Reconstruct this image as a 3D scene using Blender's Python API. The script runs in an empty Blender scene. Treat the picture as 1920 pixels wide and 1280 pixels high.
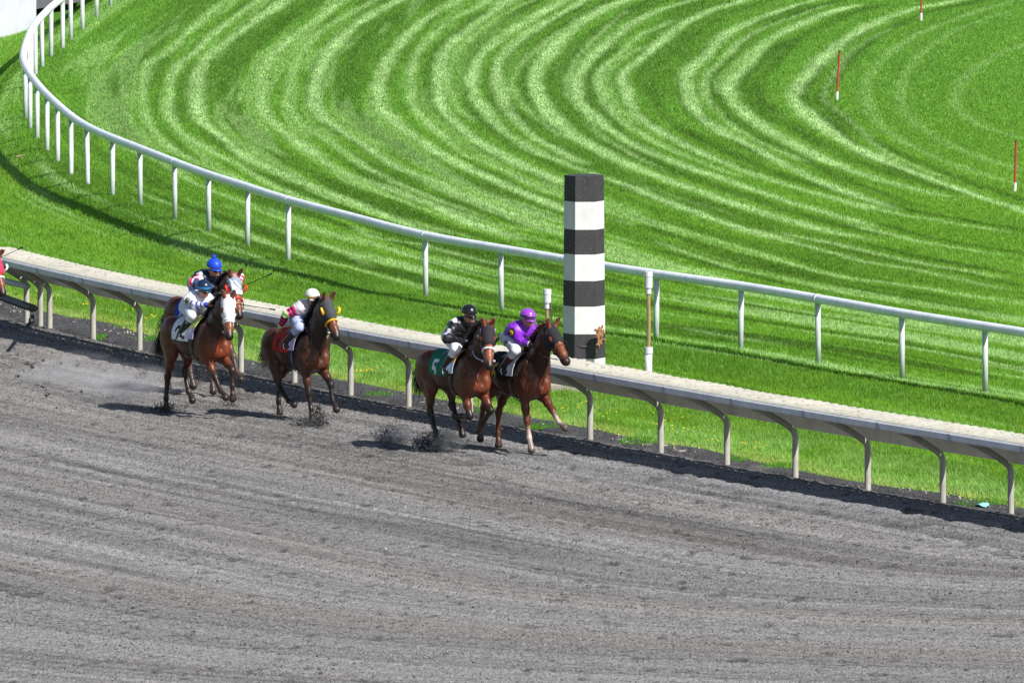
import bpy, math, random
import numpy as np
random.seed(7); RNG = np.random.default_rng(7)
C = bpy.context.scene.collection
# ------------------------------------------------------------ camera, sky, sun, exposure
CAM_H, CAM_P, CAM_F = 21.25622496, 0.08438724, 28518.0
cam = bpy.data.cameras.new('camera'); cam_o = bpy.data.objects.new('camera', cam); C.objects.link(cam_o)
cam_o.location = (0, 0, CAM_H); cam_o.rotation_euler = (math.pi/2-CAM_P, 0, 0)
cam.sensor_width = 36; cam.lens = CAM_F/1920*36; cam.clip_start = 1; cam.clip_end = 3000
bpy.context.scene.camera = cam_o
SUN = np.array([.75, -.80, 1.0]); SUN /= np.linalg.norm(SUN)
SUN_EL = math.asin(SUN[2]); SUN_ROT = math.atan2(SUN[0], SUN[1])
w = bpy.data.worlds.new('World'); bpy.context.scene.world = w; w.use_nodes = True
nt = w.node_tree; sky = nt.nodes.new('ShaderNodeTexSky'); sky.sky_type = 'NISHITA'; sky.sun_disc = False
sky.sun_elevation = SUN_EL; sky.sun_rotation = SUN_ROT
nt.links.new(sky.outputs[0], nt.nodes['Background'].inputs[0]); nt.nodes['Background'].inputs[1].default_value = .07
sl = bpy.data.lights.new('sun', 'SUN'); sl.energy = 4.6; sl.angle = math.radians(.53); sl.color = (1, .965, .90)
so = bpy.data.objects.new('sun', sl); C.objects.link(so)
so.rotation_euler = (math.pi/2-SUN_EL, 0, math.atan2(SUN[1], SUN[0])+math.pi/2)
vs = bpy.context.scene.view_settings; vs.view_transform = 'Standard'; vs.look = 'None'; vs.exposure = .68; vs.gamma = 1
vs.use_curve_mapping = False

# ------------------------------------------------------------ helpers
ca_, sa_ = math.cos(CAM_P), math.sin(CAM_P)
def ray(x, y):
    a = (x-960)/CAM_F; b = (640-y)/CAM_F
    return np.array([a, ca_+b*sa_, -sa_+b*ca_])
def gp(x, y, z=0.):
    "ground point seen at photograph pixel x, y"
    D = ray(x, y); t = (z-CAM_H)/D[2]; return D*t+np.array([0, 0, CAM_H])
def tag(o, label=None, cat=None, group=None, kind=None):
    if label: o['label'] = label
    if cat: o['category'] = cat
    if group: o['group'] = group
    if kind: o['kind'] = kind
    return o
def empty(name, loc=(0, 0, 0), rz=0.):
    o = bpy.data.objects.new(name, None); C.objects.link(o); o.location = loc; o.rotation_euler[2] = rz; return o
def copy_tree(o, parent=None):
    c = o.copy(); C.objects.link(c); c.parent = parent
    for ch in list(o.children): copy_tree(ch, c)
    return c
def fast_mesh(name, V, F, mat=None, parent=None, cols=None, smooth=False, uv=None):
    "V (n,3) array; F list of lists or (m,k) array; cols per-vertex (n,3)"
    me = bpy.data.meshes.new(name)
    V = np.asarray(V, dtype=np.float32)
    if isinstance(F, np.ndarray):
        k = F.shape[1]; m = F.shape[0]
        me.vertices.add(len(V)); me.vertices.foreach_set('co', V.ravel())
        me.loops.add(m*k); me.loops.foreach_set('vertex_index', F.astype(np.int32).ravel())
        me.polygons.add(m); me.polygons.foreach_set('loop_start', np.arange(0, m*k, k, dtype=np.int32))
        try: me.polygons.foreach_set('loop_total', np.full(m, k, dtype=np.int32))
        except Exception: pass
        me.update(calc_edges=True); me.validate()
    else:
        me.from_pydata(V.tolist(), [], F); me.update()
    if cols is not None:
        at = me.color_attributes.new('Col', 'FLOAT_COLOR', 'POINT')
        c4 = np.ones((len(V), 4), dtype=np.float32); c4[:, :3] = cols
        at.data.foreach_set('color', c4.ravel())
    if uv is not None:
        at = me.attributes.new('track', 'FLOAT_VECTOR', 'POINT')
        v3 = np.zeros((len(V), 3), dtype=np.float32); v3[:, :2] = uv
        at.data.foreach_set('vector', v3.ravel())
    if smooth: me.polygons.foreach_set('use_smooth', np.ones(len(me.polygons), dtype=bool))
    if mat: me.materials.append(mat)
    o = bpy.data.objects.new(name, me); C.objects.link(o)
    if parent: o.parent = parent
    return o
class MB:
    "collects simple shapes, builds ONE mesh"
    def __init__(s): s.V = []; s.F = []; s.C = []
    def add(s, V, F, col=(.5, .5, .5)):
        n = len(s.V); s.V += [tuple(v) for v in V]; s.F += [[i+n for i in f] for f in F]
        s.C += ([tuple(col)]*len(V) if np.ndim(col) == 1 else [tuple(c) for c in col])
    def box(s, c, d, col=(.5, .5, .5), M=None):
        v = np.array([[x, y, z] for x in (-.5, .5) for y in (-.5, .5) for z in (-.5, .5)])*np.array(d)
        if M is not None: v = v@np.array(M).T
        s.add(v+np.array(c), [[0, 1, 3, 2], [4, 6, 7, 5], [0, 4, 5, 1], [2, 3, 7, 6], [0, 2, 6, 4], [1, 5, 7, 3]], col)
    def tube(s, P, r, n=10, col=(.5, .5, .5), caps=True, sq=1.):
        P = np.array(P, float); m = len(P); r = np.full(m, r) if np.isscalar(r) else np.array(r)
        T = np.gradient(P, axis=0); T /= np.linalg.norm(T, axis=1)[:, None]+1e-12
        u = np.cross(T[0], [0, 0, 1.]); 
        if np.linalg.norm(u) < 1e-3: u = np.array([1., 0, 0])
        V = []
        for i in range(m):
            u = u-T[i]*np.dot(u, T[i]); u /= np.linalg.norm(u); v = np.cross(T[i], u)
            for k in range(n):
                a = 2*math.pi*k/n; V.append(P[i]+r[i]*(math.cos(a)*u+sq*math.sin(a)*v))
        F = [[i*n+k, i*n+(k+1) % n, (i+1)*n+(k+1) % n, (i+1)*n+k] for i in range(m-1) for k in range(n)]
        if caps: F += [list(range(n))[::-1], list(range((m-1)*n, m*n))]
        s.add(V, F, col)
    def build(s, name, mat, parent=None, smooth=False):
        o = fast_mesh(name, np.array(s.V), s.F, mat, parent, np.array(s.C), smooth); return o
def catmull(P, per=8):
    P = np.array(P, float); Q = np.vstack([2*P[0]-P[1], P, 2*P[-1]-P[-2]]); out = []
    for i in range(1, len(Q)-2):
        for t in np.arange(per)/per:
            a, b, c, d = Q[i-1:i+3]
            out.append(.5*((2*b)+(c-a)*t+(2*a-5*b+4*c-d)*t*t+(-a+3*b-3*c+d)*t**3))
    out.append(P[-1]); return np.array(out)
def arc_resample(P, step):
    d = np.r_[0, np.cumsum(np.linalg.norm(np.diff(P, axis=0), axis=1))]; s = np.arange(0, d[-1], step)
    return np.stack([np.interp(s, d, P[:, i]) for i in range(P.shape[1])], 1)
def smooth_path(P, n):
    P = P.copy()
    for _ in range(n): P[1:-1] = .25*P[:-2]+.5*P[1:-1]+.25*P[2:]
    return P

# ------------------------------------------------------------ materials
def nodes(name, rough=.6, spec=.3):
    m = bpy.data.materials.new(name); m.use_nodes = True; t = m.node_tree; b = t.nodes['Principled BSDF']
    b.inputs['Roughness'].default_value = rough; b.inputs['Specular IOR Level'].default_value = spec
    return m, t, b
def noise(t, scale, detail=4, rough=.6, vec=None):
    n = t.nodes.new('ShaderNodeTexNoise'); n.inputs['Scale'].default_value = scale; n.inputs['Detail'].default_value = detail
    n.inputs['Roughness'].default_value = rough
    if vec is not None: t.links.new(vec, n.inputs['Vector'])
    return n.outputs['Fac']
def ramp(t, fac, stops):
    r = t.nodes.new('ShaderNodeValToRGB'); t.links.new(fac, r.inputs[0])
    while len(r.color_ramp.elements) < len(stops): r.color_ramp.elements.new(.5)
    for e, (p, c) in zip(r.color_ramp.elements, stops): e.position = p; e.color = (*c, 1) if len(c) == 3 else c
    return r.outputs[0]
def mul(t, a, b, mode='MULTIPLY', fac=1.):
    m = t.nodes.new('ShaderNodeMixRGB'); m.blend_type = mode; m.inputs[0].default_value = fac
    t.links.new(a, m.inputs[1]); t.links.new(b, m.inputs[2]); return m.outputs[0]
def bump(t, b, fac, strength, dist=.01):
    n = t.nodes.new('ShaderNodeBump'); n.inputs['Strength'].default_value = strength; n.inputs['Distance'].default_value = dist
    t.links.new(fac, n.inputs['Height']); t.links.new(n.outputs[0], b.inputs['Normal'])
def vcol_mat(name, rough=.6, spec=.3, var=.15, scale=40, bmp=0., coat=0., sheen=0.):
    m, t, b = nodes(name, rough, spec); a = t.nodes.new('ShaderNodeAttribute'); a.attribute_name = 'Col'
    tc = t.nodes.new('ShaderNodeTexCoord').outputs['Object']
    n = noise(t, scale, 4, .6, tc); r = ramp(t, n, [(.25, (1-var,)*3), (.75, (1,)*3)])
    t.links.new(mul(t, a.outputs['Color'], r), b.inputs['Base Color'])
    if bmp: bump(t, b, n, bmp, .01)
    b.inputs['Coat Weight'].default_value = coat; b.inputs['Coat Roughness'].default_value = .25
    b.inputs['Sheen Weight'].default_value = sheen
    return m
M_coat = vcol_mat('horse_coat', .42, .35, .40, 14, .35, .06)
M_cloth = vcol_mat('cloth', .8, .2, .12, 60, .3)
M_silk = vcol_mat('silk', .42, .4, .12, 30, .5)
M_leather = vcol_mat('leather', .35, .5, .2, 60, .2)
M_skin = vcol_mat('skin', .55, .3, .12, 50, .1)
M_gloss = vcol_mat('helmet_shell', .25, .5, .08, 30, .05)
M_hair = vcol_mat('horse_hair', .5, .4, .4, 30)
M_stake = vcol_mat('stake_paint', .6, .3, .3, 20, .1)
def worn_mat(name, c1, c2, rough=.45, streak=60, spots=None, spec=.4, lo=.45, hi=.75, bmp=.1):
    m, t, b = nodes(name, rough, spec); tc = t.nodes.new('ShaderNodeTexCoord').outputs['Object']
    mp = t.nodes.new('ShaderNodeMapping'); mp.inputs['Scale'].default_value = (1, 1, .35); t.links.new(tc, mp.inputs[0])
    n = noise(t, streak, 6, .7, mp.outputs[0]); col = ramp(t, n, [(lo, c1), (hi, c2)])
    n2 = noise(t, 3, 3, .5, tc); col = mul(t, col, ramp(t, n2, [(.3, (.85,)*3), (.7, (1,)*3)]))
    if spots:
        n3 = noise(t, spots[0], 5, .7, tc); col2 = t.nodes.new('ShaderNodeMixRGB')
        t.links.new(ramp(t, n3, [(spots[1], (0,)*3), (spots[1]+.04, (1,)*3)]), col2.inputs[0]); t.links.new(col, col2.inputs[1])
        col2.inputs[2].default_value = (*spots[2], 1); col = col2.outputs[0]
    t.links.new(col, b.inputs['Base Color']); bump(t, b, n, bmp, .01)
    return m
M_white = worn_mat('white_enamel', (.86, .89, .94), (.66, .69, .74), .35, 8, (25, .70, (.30, .32, .33)))
M_whitepost = worn_mat('white_post_enamel', (.55, .60, .60), (.38, .42, .38), .4, 14, (18, .68, (.25, .28, .22)))
M_lip = worn_mat('galvanised_lip', (.58, .60, .64), (.42, .44, .47), .5, 9, (30, .66, (.10, .10, .10)))
M_cover = worn_mat('cream_cover', (.50, .48, .405), (.40, .38, .31), .7, 7, (16, .575, (.20, .19, .16)), .2)
M_panel = worn_mat('beige_panel', (.78, .71, .62), (.62, .56, .49), .6, 5, (28, .70, (.12, .11, .10)), .3)
M_post = worn_mat('beige_post', (.42, .40, .355), (.30, .285, .25), .55, 16, (36, .64, (.14, .13, .115)), .3)
M_concrete = worn_mat('concrete', (.36, .33, .28), (.26, .24, .21), .9, 30, (50, .66, (.2, .19, .17)), .1)
M_pvc = worn_mat('white_pvc', (.62, .62, .66), (.54, .54, .58), .35, 20, (25, .72, (.35, .33, .28)))
M_wood = worn_mat('raw_wood', (.34, .24, .14), (.20, .14, .08), .8, 45, None, .1)
M_splinter = worn_mat('splintered_wood', (.36, .19, .10), (.20, .09, .045), .85, 60, None, .1)
M_black = worn_mat('black_paint', (.050, .046, .052), (.035, .032, .037), .6, 12, (30, .655, (.50, .50, .50)), .25)
M_bwhite = worn_mat('white_paint', (.66, .66, .66), (.58, .58, .59), .6, 12, (30, .74, (.45, .44, .42)), .25)
M_dark = worn_mat('dark_steel', (.05, .05, .055), (.12, .11, .10), .6, 20)
M_build = worn_mat('white_siding', (.66, .66, .74), (.60, .60, .68), .6, 3)

# ------------------------------------------------------------ layout curves (ground plan)
ZT = .14                                    # the turf stands a little above the dirt track
DPOST = [(-330, 505), (-200, 540), (-80, 572), (-10, 590), (52, 606), (71, 612), (90, 616), (172, 636), (263, 657), (356, 677), (451, 697), (550, 718), (653, 738), (763, 760),
         (875, 781), (990, 801), (1110, 824), (1235, 848), (1361, 871), (1490, 895), (1626, 918), (1761, 941), (1900, 964), (2045, 989), (2195, 1015)]
dp = np.array([gp(*q)[:2] for q in DPOST])
dcurve = arc_resample(smooth_path(arc_resample(catmull(dp, 10), .25), 60), .25)
BND = [(-330, 478), (-60, 541), (0, 560), (97, 588), (203, 606), (264, 625), (360, 650), (450, 672), (550, 694), (640, 712), (763, 736), (880, 760), (1000, 784), (1109, 804), (1220, 830), (1311, 841),
       (1402, 862), (1493, 881), (1585, 899), (1676, 914), (1767, 925), (1858, 943), (1930, 955), (2200, 1000)]
bcurve = arc_resample(catmull(np.array([gp(*q)[:2] for q in BND]), 6), .25)
TPOST = [(2185, 786), (2018, 758), (1853, 732), (1692, 708), (1539, 681), (1383, 658), (1229, 638), (1084, 611), (943, 583), (800, 559), (538, 493), (461, 465), (394, 434), (326, 410), (265, 388),
         (210, 374), (165, 359), (134, 345), (108, 315), (88, 292), (70, 268), (56, 248), (48, 227), (54, 190), (59, 172), (66, 152), (79, 134), (96, 113), (118, 101), (132, 79), (155, 62), (181, 36), (208, 16), (240, -8), (275, -32)]
TRAIL = [(2300, 702), (2018, 640), (1853, 613), (1692, 588), (1539, 561), (1383, 535), (1229, 514), (1084, 491), (943, 467), (800, 443), (668, 409), (538, 375), (461, 350), (394, 329), (326, 304), (265, 280), (210, 259),
         (165, 239), (134, 219), (108, 197), (83, 173), (65, 152), (50, 130), (43, 110), (46, 90), (58, 58), (70, 40), (95, 14), (118, -4), (145, -28), (180, -56), (220, -86), (260, -112), (330, -155)]
RAILZ = ZT+1.05
rail3 = catmull(np.array([gp(x, y, RAILZ) for x, y in TRAIL]), 6)
rail3 = arc_resample(rail3, .35); rail3[:, :2] = smooth_path(rail3[:, :2], 14)
tcurve = rail3[:, :2]
# ------------------------------------------------------------ world raster of distances (ground plan, 0.1 m)
GX0, GX1, GY0, GY1, GS = -17., 17., 186., 356., .1
gx = np.arange(GX0, GX1, GS); gy = np.arange(GY0, GY1, GS)
def sdist(curve, gx=gx, gy=gy):
    "signed distance + arc position on a coarse raster, upsampled"
    st = 4; X, Y = np.meshgrid(gx[::st], gy[::st], indexing='ij'); P = np.stack([X.ravel(), Y.ravel()], 1)
    a = curve[:-1]; b = curve[1:]; T = b-a; L = np.linalg.norm(T, axis=1); T = T/L[:, None]; S = np.r_[0, np.cumsum(L)][:-1]
    D = np.empty(len(P)); A = np.empty(len(P))
    for i in range(0, len(P), 4000):
        p = P[i:i+4000, None, :]-a[None]; t = np.clip((p*T).sum(2), 0, L); q = p-t[..., None]*T
        d = (q**2).sum(2); j = d.argmin(1); r = np.arange(len(j)); qq = p[r, j]
        sg = np.sign(T[j, 0]*qq[:, 1]-T[j, 1]*qq[:, 0]); D[i:i+4000] = np.sqrt(d[r, j])*sg; A[i:i+4000] = S[j]+t[r, j]
    return D.reshape(X.shape), A.reshape(X.shape), st*GS
RD = {'dirt': sdist(dcurve), 'bnd': sdist(bcurve), 'turf': sdist(tcurve)}
def samp(grid, x, y, gs):
    u = np.clip((np.asarray(x)-GX0)/gs, 0, grid.shape[0]-1.001); v = np.clip((np.asarray(y)-GY0)/gs, 0, grid.shape[1]-1.001)
    i = u.astype(int); j = v.astype(int); u = u-i; v = v-j
    return grid[i, j]*(1-u)*(1-v)+grid[i+1, j]*u*(1-v)+grid[i, j+1]*(1-u)*v+grid[i+1, j+1]*u*v
def dd(k, x, y): return samp(RD[k][0], x, y, RD[k][2])
def ds(k, x, y): return samp(RD[k][1], x, y, RD[k][2])
s1 = np.sign(dd('dirt', *gp(960, 1200)[:2])); s2 = np.sign(dd('bnd', *gp(960, 1200)[:2])); s3 = np.sign(dd('turf', *gp(960, 900)[:2]))
def d_dirt(x, y): return dd('dirt', x, y)*s1       # + towards the racing dirt
def d_bnd(x, y): return dd('bnd', x, y)*s2         # + on dirt, - on turf
def d_turf(x, y): return dd('turf', x, y)*s3       # + outside the turf rail
def sstep(a, b, x): t = np.clip((x-a)/(b-a), 0, 1); return t*t*(3-2*t)
class VN:
    "tiling value noise on a plane"
    def __init__(s, seed): s.g = np.random.default_rng(seed).random((257, 257)); s.g[-1] = s.g[0]; s.g[:, -1] = s.g[:, 0]
    def __call__(s, x, y):
        x = np.asarray(x) % 256; y = np.asarray(y) % 256; i = x.astype(int); j = y.astype(int); u = x-i; v = y-j; u = u*u*(3-2*u); v = v*v*(3-2*v)
        g = s.g; return g[i, j]*(1-u)*(1-v)+g[i+1, j]*u*(1-v)+g[i, j+1]*(1-u)*v+g[i+1, j+1]*u*v
def fbm(x, y, seed=1, oc=4, lac=2.03, gain=.55):
    r = 0; a = 1; tot = 0
    for k in range(oc): r = r+a*VN_[(seed+k) % 8](x+17.3*k, y+9.1*k); tot += a; a *= gain; x = x*lac; y = y*lac
    return r/tot
VN_ = [VN(100+i) for i in range(8)]
def z_turf(x, y):
    d = d_turf(x, y); return ZT*(1-sstep(.15, 1.5, d))-.20*sstep(.1, 1.0, d)*sstep(258, 275, np.asarray(y))+.018*(fbm(np.asarray(x)*.8, np.asarray(y)*.8, 2, 3)-.5)*sstep(0, .5, -d_bnd(x, y))

# mowing stripes: pale lines of clippings, ground plan traced
STR = []
def S4(pts, wd=.2, amp=1.): STR.append(([(300+x/2.743, y/2.743) for x, y in pts], wd, amp))
def SA(pts, wd=.2, amp=1.): STR.append(([(850+x/2.743, y/2.743) for x, y in pts], wd, amp))
def SB(pts, wd=.2, amp=1.): STR.append(([(1220+x/2.743, 200+y/2.743) for x, y in pts], wd, amp))
def SC(pts, wd=.2, amp=1.): STR.append(([(500+x/2.743, 300+y/2.743) for x, y in pts], wd, amp))
STR.append(([(440, -10), (410, 12), (373, 44), (315, 98), (283, 118), (270, 150), (268, 200), (283, 240), (315, 276), (360, 300), (409, 320), (470, 350), (560, 385), (660, 415)], .15, .75))
S4([(560, -30), (500, 10), (300, 160), (170, 280), (90, 340), (45, 470), (50, 600), (120, 690), (280, 790), (450, 880), (560, 950), (700, 1010), (860, 1070)], .15, .85)
S4([(700, -30), (640, 10), (480, 120), (320, 240), (220, 330), (190, 480), (210, 620), (330, 720), (480, 830), (650, 910), (850, 990), (1100, 1090), (1300, 1170), (1500, 1230), (1750, 1300)], .2, 1.)
S4([(1000, -30), (940, 10), (760, 140), (620, 250), (545, 340), (520, 460), (530, 570), (620, 670), (760, 770), (900, 870), (1100, 950), (1350, 1040), (1550, 1130), (1750, 1200), (1900, 1250)], .2, 1.)
S4([(1160, -30), (1100, 10), (950, 90), (800, 190), (700, 330), (670, 450), (665, 560), (750, 660), (900, 750), (1030, 850), (1250, 960), (1500, 1060), (1700, 1130)], .14, .7)
S4([(1290, -30), (1220, 10), (1040, 110), (900, 230), (820, 360), (800, 480), (800, 560), (880, 640), (1020, 730), (1200, 850), (1400, 930), (1600, 1020), (1900, 1140)], .2, 1.)
S4([(1600, -30), (1500, 20), (1330, 130), (1200, 280), (1130, 420), (1130, 540), (1180, 610), (1300, 700), (1450, 800), (1650, 900), (1900, 1010), (2150, 1110)], .2, 1.)
S4([(1730, -30), (1650, 30), (1480, 120), (1340, 250), (1295, 380), (1295, 530), (1380, 640), (1480, 720), (1550, 790), (1750, 870), (1900, 950), (2100, 1030)], .14, .8)
S4([(1880, -40), (1780, 20), (1620, 130), (1480, 250), (1440, 370), (1440, 520), (1500, 620), (1650, 740), (1800, 820), (1920, 880), (2150, 970)], .22, 1.)
S4([(1990, -20), (1800, 60), (1600, 200), (1500, 330), (1500, 500), (1620, 640)], .1, .6)
SA([(600, -20), (540, 20), (400, 100), (260, 190), (150, 280), (100, 380), (100, 470), (170, 580), (260, 680), (400, 770), (560, 840), (720, 900), (850, 940), (1000, 1000), (1200, 1080), (1500, 1180), (1800, 1250)], .2, .95)
SA([(720, -20), (650, 20), (560, 70), (450, 130), (330, 220), (250, 300), (225, 380), (240, 470), (290, 580), (400, 700), (560, 790), (700, 860)], .18, .85)
SA([(800, 20), (600, 130), (450, 240), (340, 340), (310, 430), (340, 520), (460, 640), (600, 730)], .12, .6)
SA([(980, -20), (900, 0), (760, 60), (620, 150), (510, 260), (430, 370), (430, 480), (500, 590), (600, 690), (760, 780), (900, 850), (1100, 930), (1300, 1000), (1500, 1070), (1700, 1130), (1920, 1190), (2200, 1250)], .24, 1.1)
SA([(900, 50), (760, 170), (660, 270), (620, 350), (585, 420), (600, 500), (680, 600), (760, 700), (900, 790), (1100, 880)], .11, .6)
SA([(1330, -20), (1250, 0), (1080, 50), (930, 120), (800, 220), (700, 310), (640, 400), (640, 490), (690, 570), (790, 660), (930, 750), (1070, 810), (1200, 860), (1400, 930), (1600, 1000), (1850, 1080), (2200, 1180)], .17, .95)
SA([(1580, -15), (1500, 5), (1300, 70), (1150, 150), (1030, 250), (920, 340), (870, 380), (890, 480), (950, 600), (1060, 680), (1250, 780), (1430, 860), (1700, 950), (1900, 1010), (2200, 1100)], .18, .95)
SA([(1150, 100), (960, 190), (850, 290), (750, 380), (760, 480), (800, 560), (900, 650), (1050, 740), (1300, 850), (1500, 920)], .12, .8)
SA([(1000, 230), (880, 300), (800, 380), (790, 460), (850, 560), (980, 660)], .12, .5)
SA([(2000, -25), (1880, 0), (1700, 50), (1520, 120), (1380, 200), (1290, 300), (1200, 390), (1210, 480), (1260, 590), (1380, 680), (1560, 770), (1700, 850), (1850, 920), (2050, 1000), (2300, 1090)], .2, 1.)
SA([(2100, 20), (1900, 80), (1720, 160), (1600, 230), (1500, 350), (1420, 430), (1430, 510), (1520, 600), (1650, 690), (1800, 770), (1920, 830), (2200, 930), (2600, 1030)], .2, 1.)
SA([(1950, 20), (1700, 110), (1500, 200), (1400, 300), (1310, 390), (1290, 480), (1350, 570), (1480, 680), (1650, 770), (1850, 850)], .12, .7)
SA([(1700, 180), (1550, 250), (1450, 340), (1370, 410), (1380, 480), (1460, 570), (1560, 650)], .1, .5)
STR.append(([(1860, -12), (1780, 5), (1700, 22), (1610, 60), (1545, 110), (1500, 160), (1487, 187), (1520, 220), (1580, 265), (1660, 303), (1740, 335), (1830, 368), (1930, 400), (2050, 440)], .22, 1.05))
for q_ in ([(1905, 20), (1800, 55), (1725, 105), (1690, 160), (1700, 215), (1760, 262), (1850, 300), (1940, 325)], [(1960, 70), (1860, 110), (1800, 160), (1795, 205), (1850, 240), (1950, 270)], [(1990, -15), (1860, 15), (1730, 62), (1650, 118), (1622, 175), (1650, 235), (1740, 290), (1850, 330), (1950, 355)]): STR.append((q_, .16, .30))
STR.append(([(1680, 50), (1600, 95), (1560, 150), (1545, 185), (1600, 232), (1650, 280), (1720, 315), (1800, 345)], .1, .55))
for pts in ([(0, 100), (200, 210), (400, 300), (600, 380), (900, 460), (1100, 510), (1300, 560), (1900, 660)], [(0, 450), (300, 570), (500, 650), (800, 720), (1100, 800), (1400, 850), (1900, 960)],
            [(0, 590), (300, 680), (500, 740), (750, 820), (1000, 880), (1300, 920), (1900, 1020)], [(0, 690), (200, 760), (450, 840), (700, 890), (1000, 960), (1300, 1010), (1700, 1080)],
            [(40, 960), (300, 1010), (450, 1050), (700, 1090), (850, 1110)], [(100, 1130), (430, 1190), (800, 1240)], [(900, 1040), (1300, 1110), (1900, 1210)], [(600, 640), (900, 700), (1300, 790), (1900, 900)],
            [(500, 1230), (900, 1180), (1300, 1190), (1700, 1240)][1:], [(0, 800), (300, 850), (430, 880)], [(1000, 600), (1400, 700), (1900, 780)]):
    SB(pts, .13, .75)
for pts in ([(0, 30), (230, 130), (400, 200), (600, 280), (780, 330), (980, 390)], [(300, 0), (440, 90), (640, 160), (860, 230), (1060, 300), (1250, 350), (1500, 390)], [(130, 330), (400, 330), (560, 400), (790, 440), (900, 470), (1150, 530), (1500, 600)][1:],
            [(840, 490), (1100, 560), (1500, 640)], [(1220, 600), (1500, 650)], [(1760, 560), (1920, 600)], [(150, 400), (400, 480), (560, 560)], [(1740, 380), (1920, 440)], [(1740, 290), (1920, 350)], [(1740, 660), (1920, 690)]):
    SC(pts, .12, .65)
stripe = np.zeros((len(gx), len(gy))); darkb = np.zeros_like(stripe)
def splat(grid, P, wd, amp, seed):
    P = arc_resample(P, .07); s = np.arange(len(P))*.07
    a = amp*(.62+.5*VN_[seed % 8](s*.35, seed*7.3+0*s))*np.minimum(1, np.minimum(s, s[::-1])/1.5)
    jit = .05*(VN_[(seed+1) % 8](s*.8, seed+0*s)-.5); wds = wd*(.7+.6*VN_[(seed+2) % 8](s*.25, seed*3.+0*s))
    T = np.gradient(P, axis=0); T /= np.linalg.norm(T, axis=1)[:, None]; P = P+np.stack([-T[:, 1], T[:, 0]], 1)*jit[:, None]
    R = 7; ii, jj = np.meshgrid(np.arange(-R, R+1), np.arange(-R, R+1), indexing='ij')
    ci = ((P[:, 0]-GX0)/GS); cj = ((P[:, 1]-GY0)/GS)
    for k in range(len(P)):
        i0 = int(ci[k]); j0 = int(cj[k])
        if i0 < R+1 or j0 < R+1 or i0 > grid.shape[0]-R-2 or j0 > grid.shape[1]-R-2: continue
        d2 = ((ii+i0-ci[k])**2+(jj+j0-cj[k])**2)*GS*GS
        g = a[k]*np.exp(-(d2/(wds[k]*.74)**2)**1.6); sub = grid[i0-R:i0+R+1, j0-R:j0+R+1]; np.maximum(sub, g, out=sub)
for n_, (pts, wd, amp) in enumerate(STR):
    P = catmull(np.array([gp(x, y, ZT)[:2] for x, y in pts]), 8)
    splat(stripe, P, wd, amp, n_)
    # the darker pass lies on the outer side of each pale line
    T = np.gradient(P, axis=0); T /= np.linalg.norm(T, axis=1)[:, None]+1e-9
    sg = 1 if n_ % 3 else -1
    if amp > .35: splat(darkb, P+sg*np.stack([-T[:, 1], T[:, 0]], 1)*(.36+wd), .22, .75 if n_ < 25 else .9, n_+40)

# ------------------------------------------------------------ ground sheets
def rgb(*a): return np.array(a)
m_far, t, b = nodes('far_ground', .95, .05)
tc = t.nodes.new('ShaderNodeTexCoord').outputs['Object']
t.links.new(ramp(t, noise(t, .3, 6, .6, tc), [(.35, (.045, .11, .02)), (.65, (.07, .16, .03))]), b.inputs['Base Color'])
g = fast_mesh('ground', np.array([[-1500, -300, -.25], [1500, -300, -.25], [1500, 2700, -.25], [-1500, 2700, -.25]]), np.array([[0, 1, 2, 3]]), m_far); tag(g, kind='structure')

# dirt track: finely modelled harrowed sand
dx, dy = .034, .062
X, Y = np.meshgrid(np.arange(-11.5, 11.5, dx), np.arange(193, 272, dy), indexing='ij')
D = d_dirt(X, Y); B = d_bnd(X, Y); S = ds('dirt', X, Y)
h_big = fbm(D*1.3, S*.12, 1, 4); h_mid = fbm(D*6, S*1.6, 3, 3); 
h_fine = VN_[5](X*19, Y*15)*.55+VN_[6](X*9+3, Y*8)*.6+VN_[2](X*31, Y*24)*.3
groove = VN_[4](D*9+1.5*VN_[1](S*.3, D*.2), S*.10)
pit = VN_[7](X*5.5, Y*4.2+20); pit = np.clip((pit-.74)*5, 0, 1)
Z = .012*(h_mid-.5)+.030*(h_fine-.7)+.020*(groove-.5)-.04*pit*VN_[0](X*17, Y*15)+.03*(h_big-.5)
inner = sstep(.15, -.25, D)       # compacted margin behind the posts, thrown up a little
edge_l = np.exp(-((D+.03+.10*(VN_[3](S*.9, 0*S)-.5))/.035)**2)*(VN_[2](S*1.3, 0*S) > .35)
Z = Z*(1-.35*inner)+.02*inner-.06*edge_l
# the wave of sand the horses dig up under themselves
Z = np.where(B < 0, -.03-.02*sstep(0, -.6, B), Z*sstep(0, .06, B)+.0)
Z = Z.astype(np.float32)
stk = fbm(D*1.05+.3*VN_[2](S*.2, D*.3), S*.045, 6, 4, 2.2, .6); patch = fbm(D*.35, S*.07, 2, 3)
hoof = np.clip((VN_[3](X*2.7+.6*VN_[2](X*3, Y*3), Y*1.5)-.70)*5, 0, 1)*sstep(.5, 1.0, D)*sstep(4.6, 3.4, D)
Z = (Z-.035*hoof*(.5+VN_[4](X*20, Y*16))).astype(np.float32)
tone = .5+.8*(stk-.5)+.4*(patch-.5)+.9*(fbm(D*4.6+1.2*VN_[1](S*.22, D*.2), S*.085, 2, 3, 2.1, .6)-.5)+.42*(VN_[6](D*13, S*.30)-.5)
keep = (B > -.7)
col = rgb(.182, .175, .171)[None, None]*(.48+.90*tone)[..., None]*(1-.5*pit)[..., None]*(1-.34*hoof)[..., None]
warm = fbm(D*.5, S*.05, 4, 3)[..., None]; col = col*(1+(warm-.5)*rgb(.09, .0, -.09))
mar = rgb(.060, .060, .063)*(.75+.5*fbm(X*2.5, Y*1.2, 5, 3))[..., None]
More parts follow.
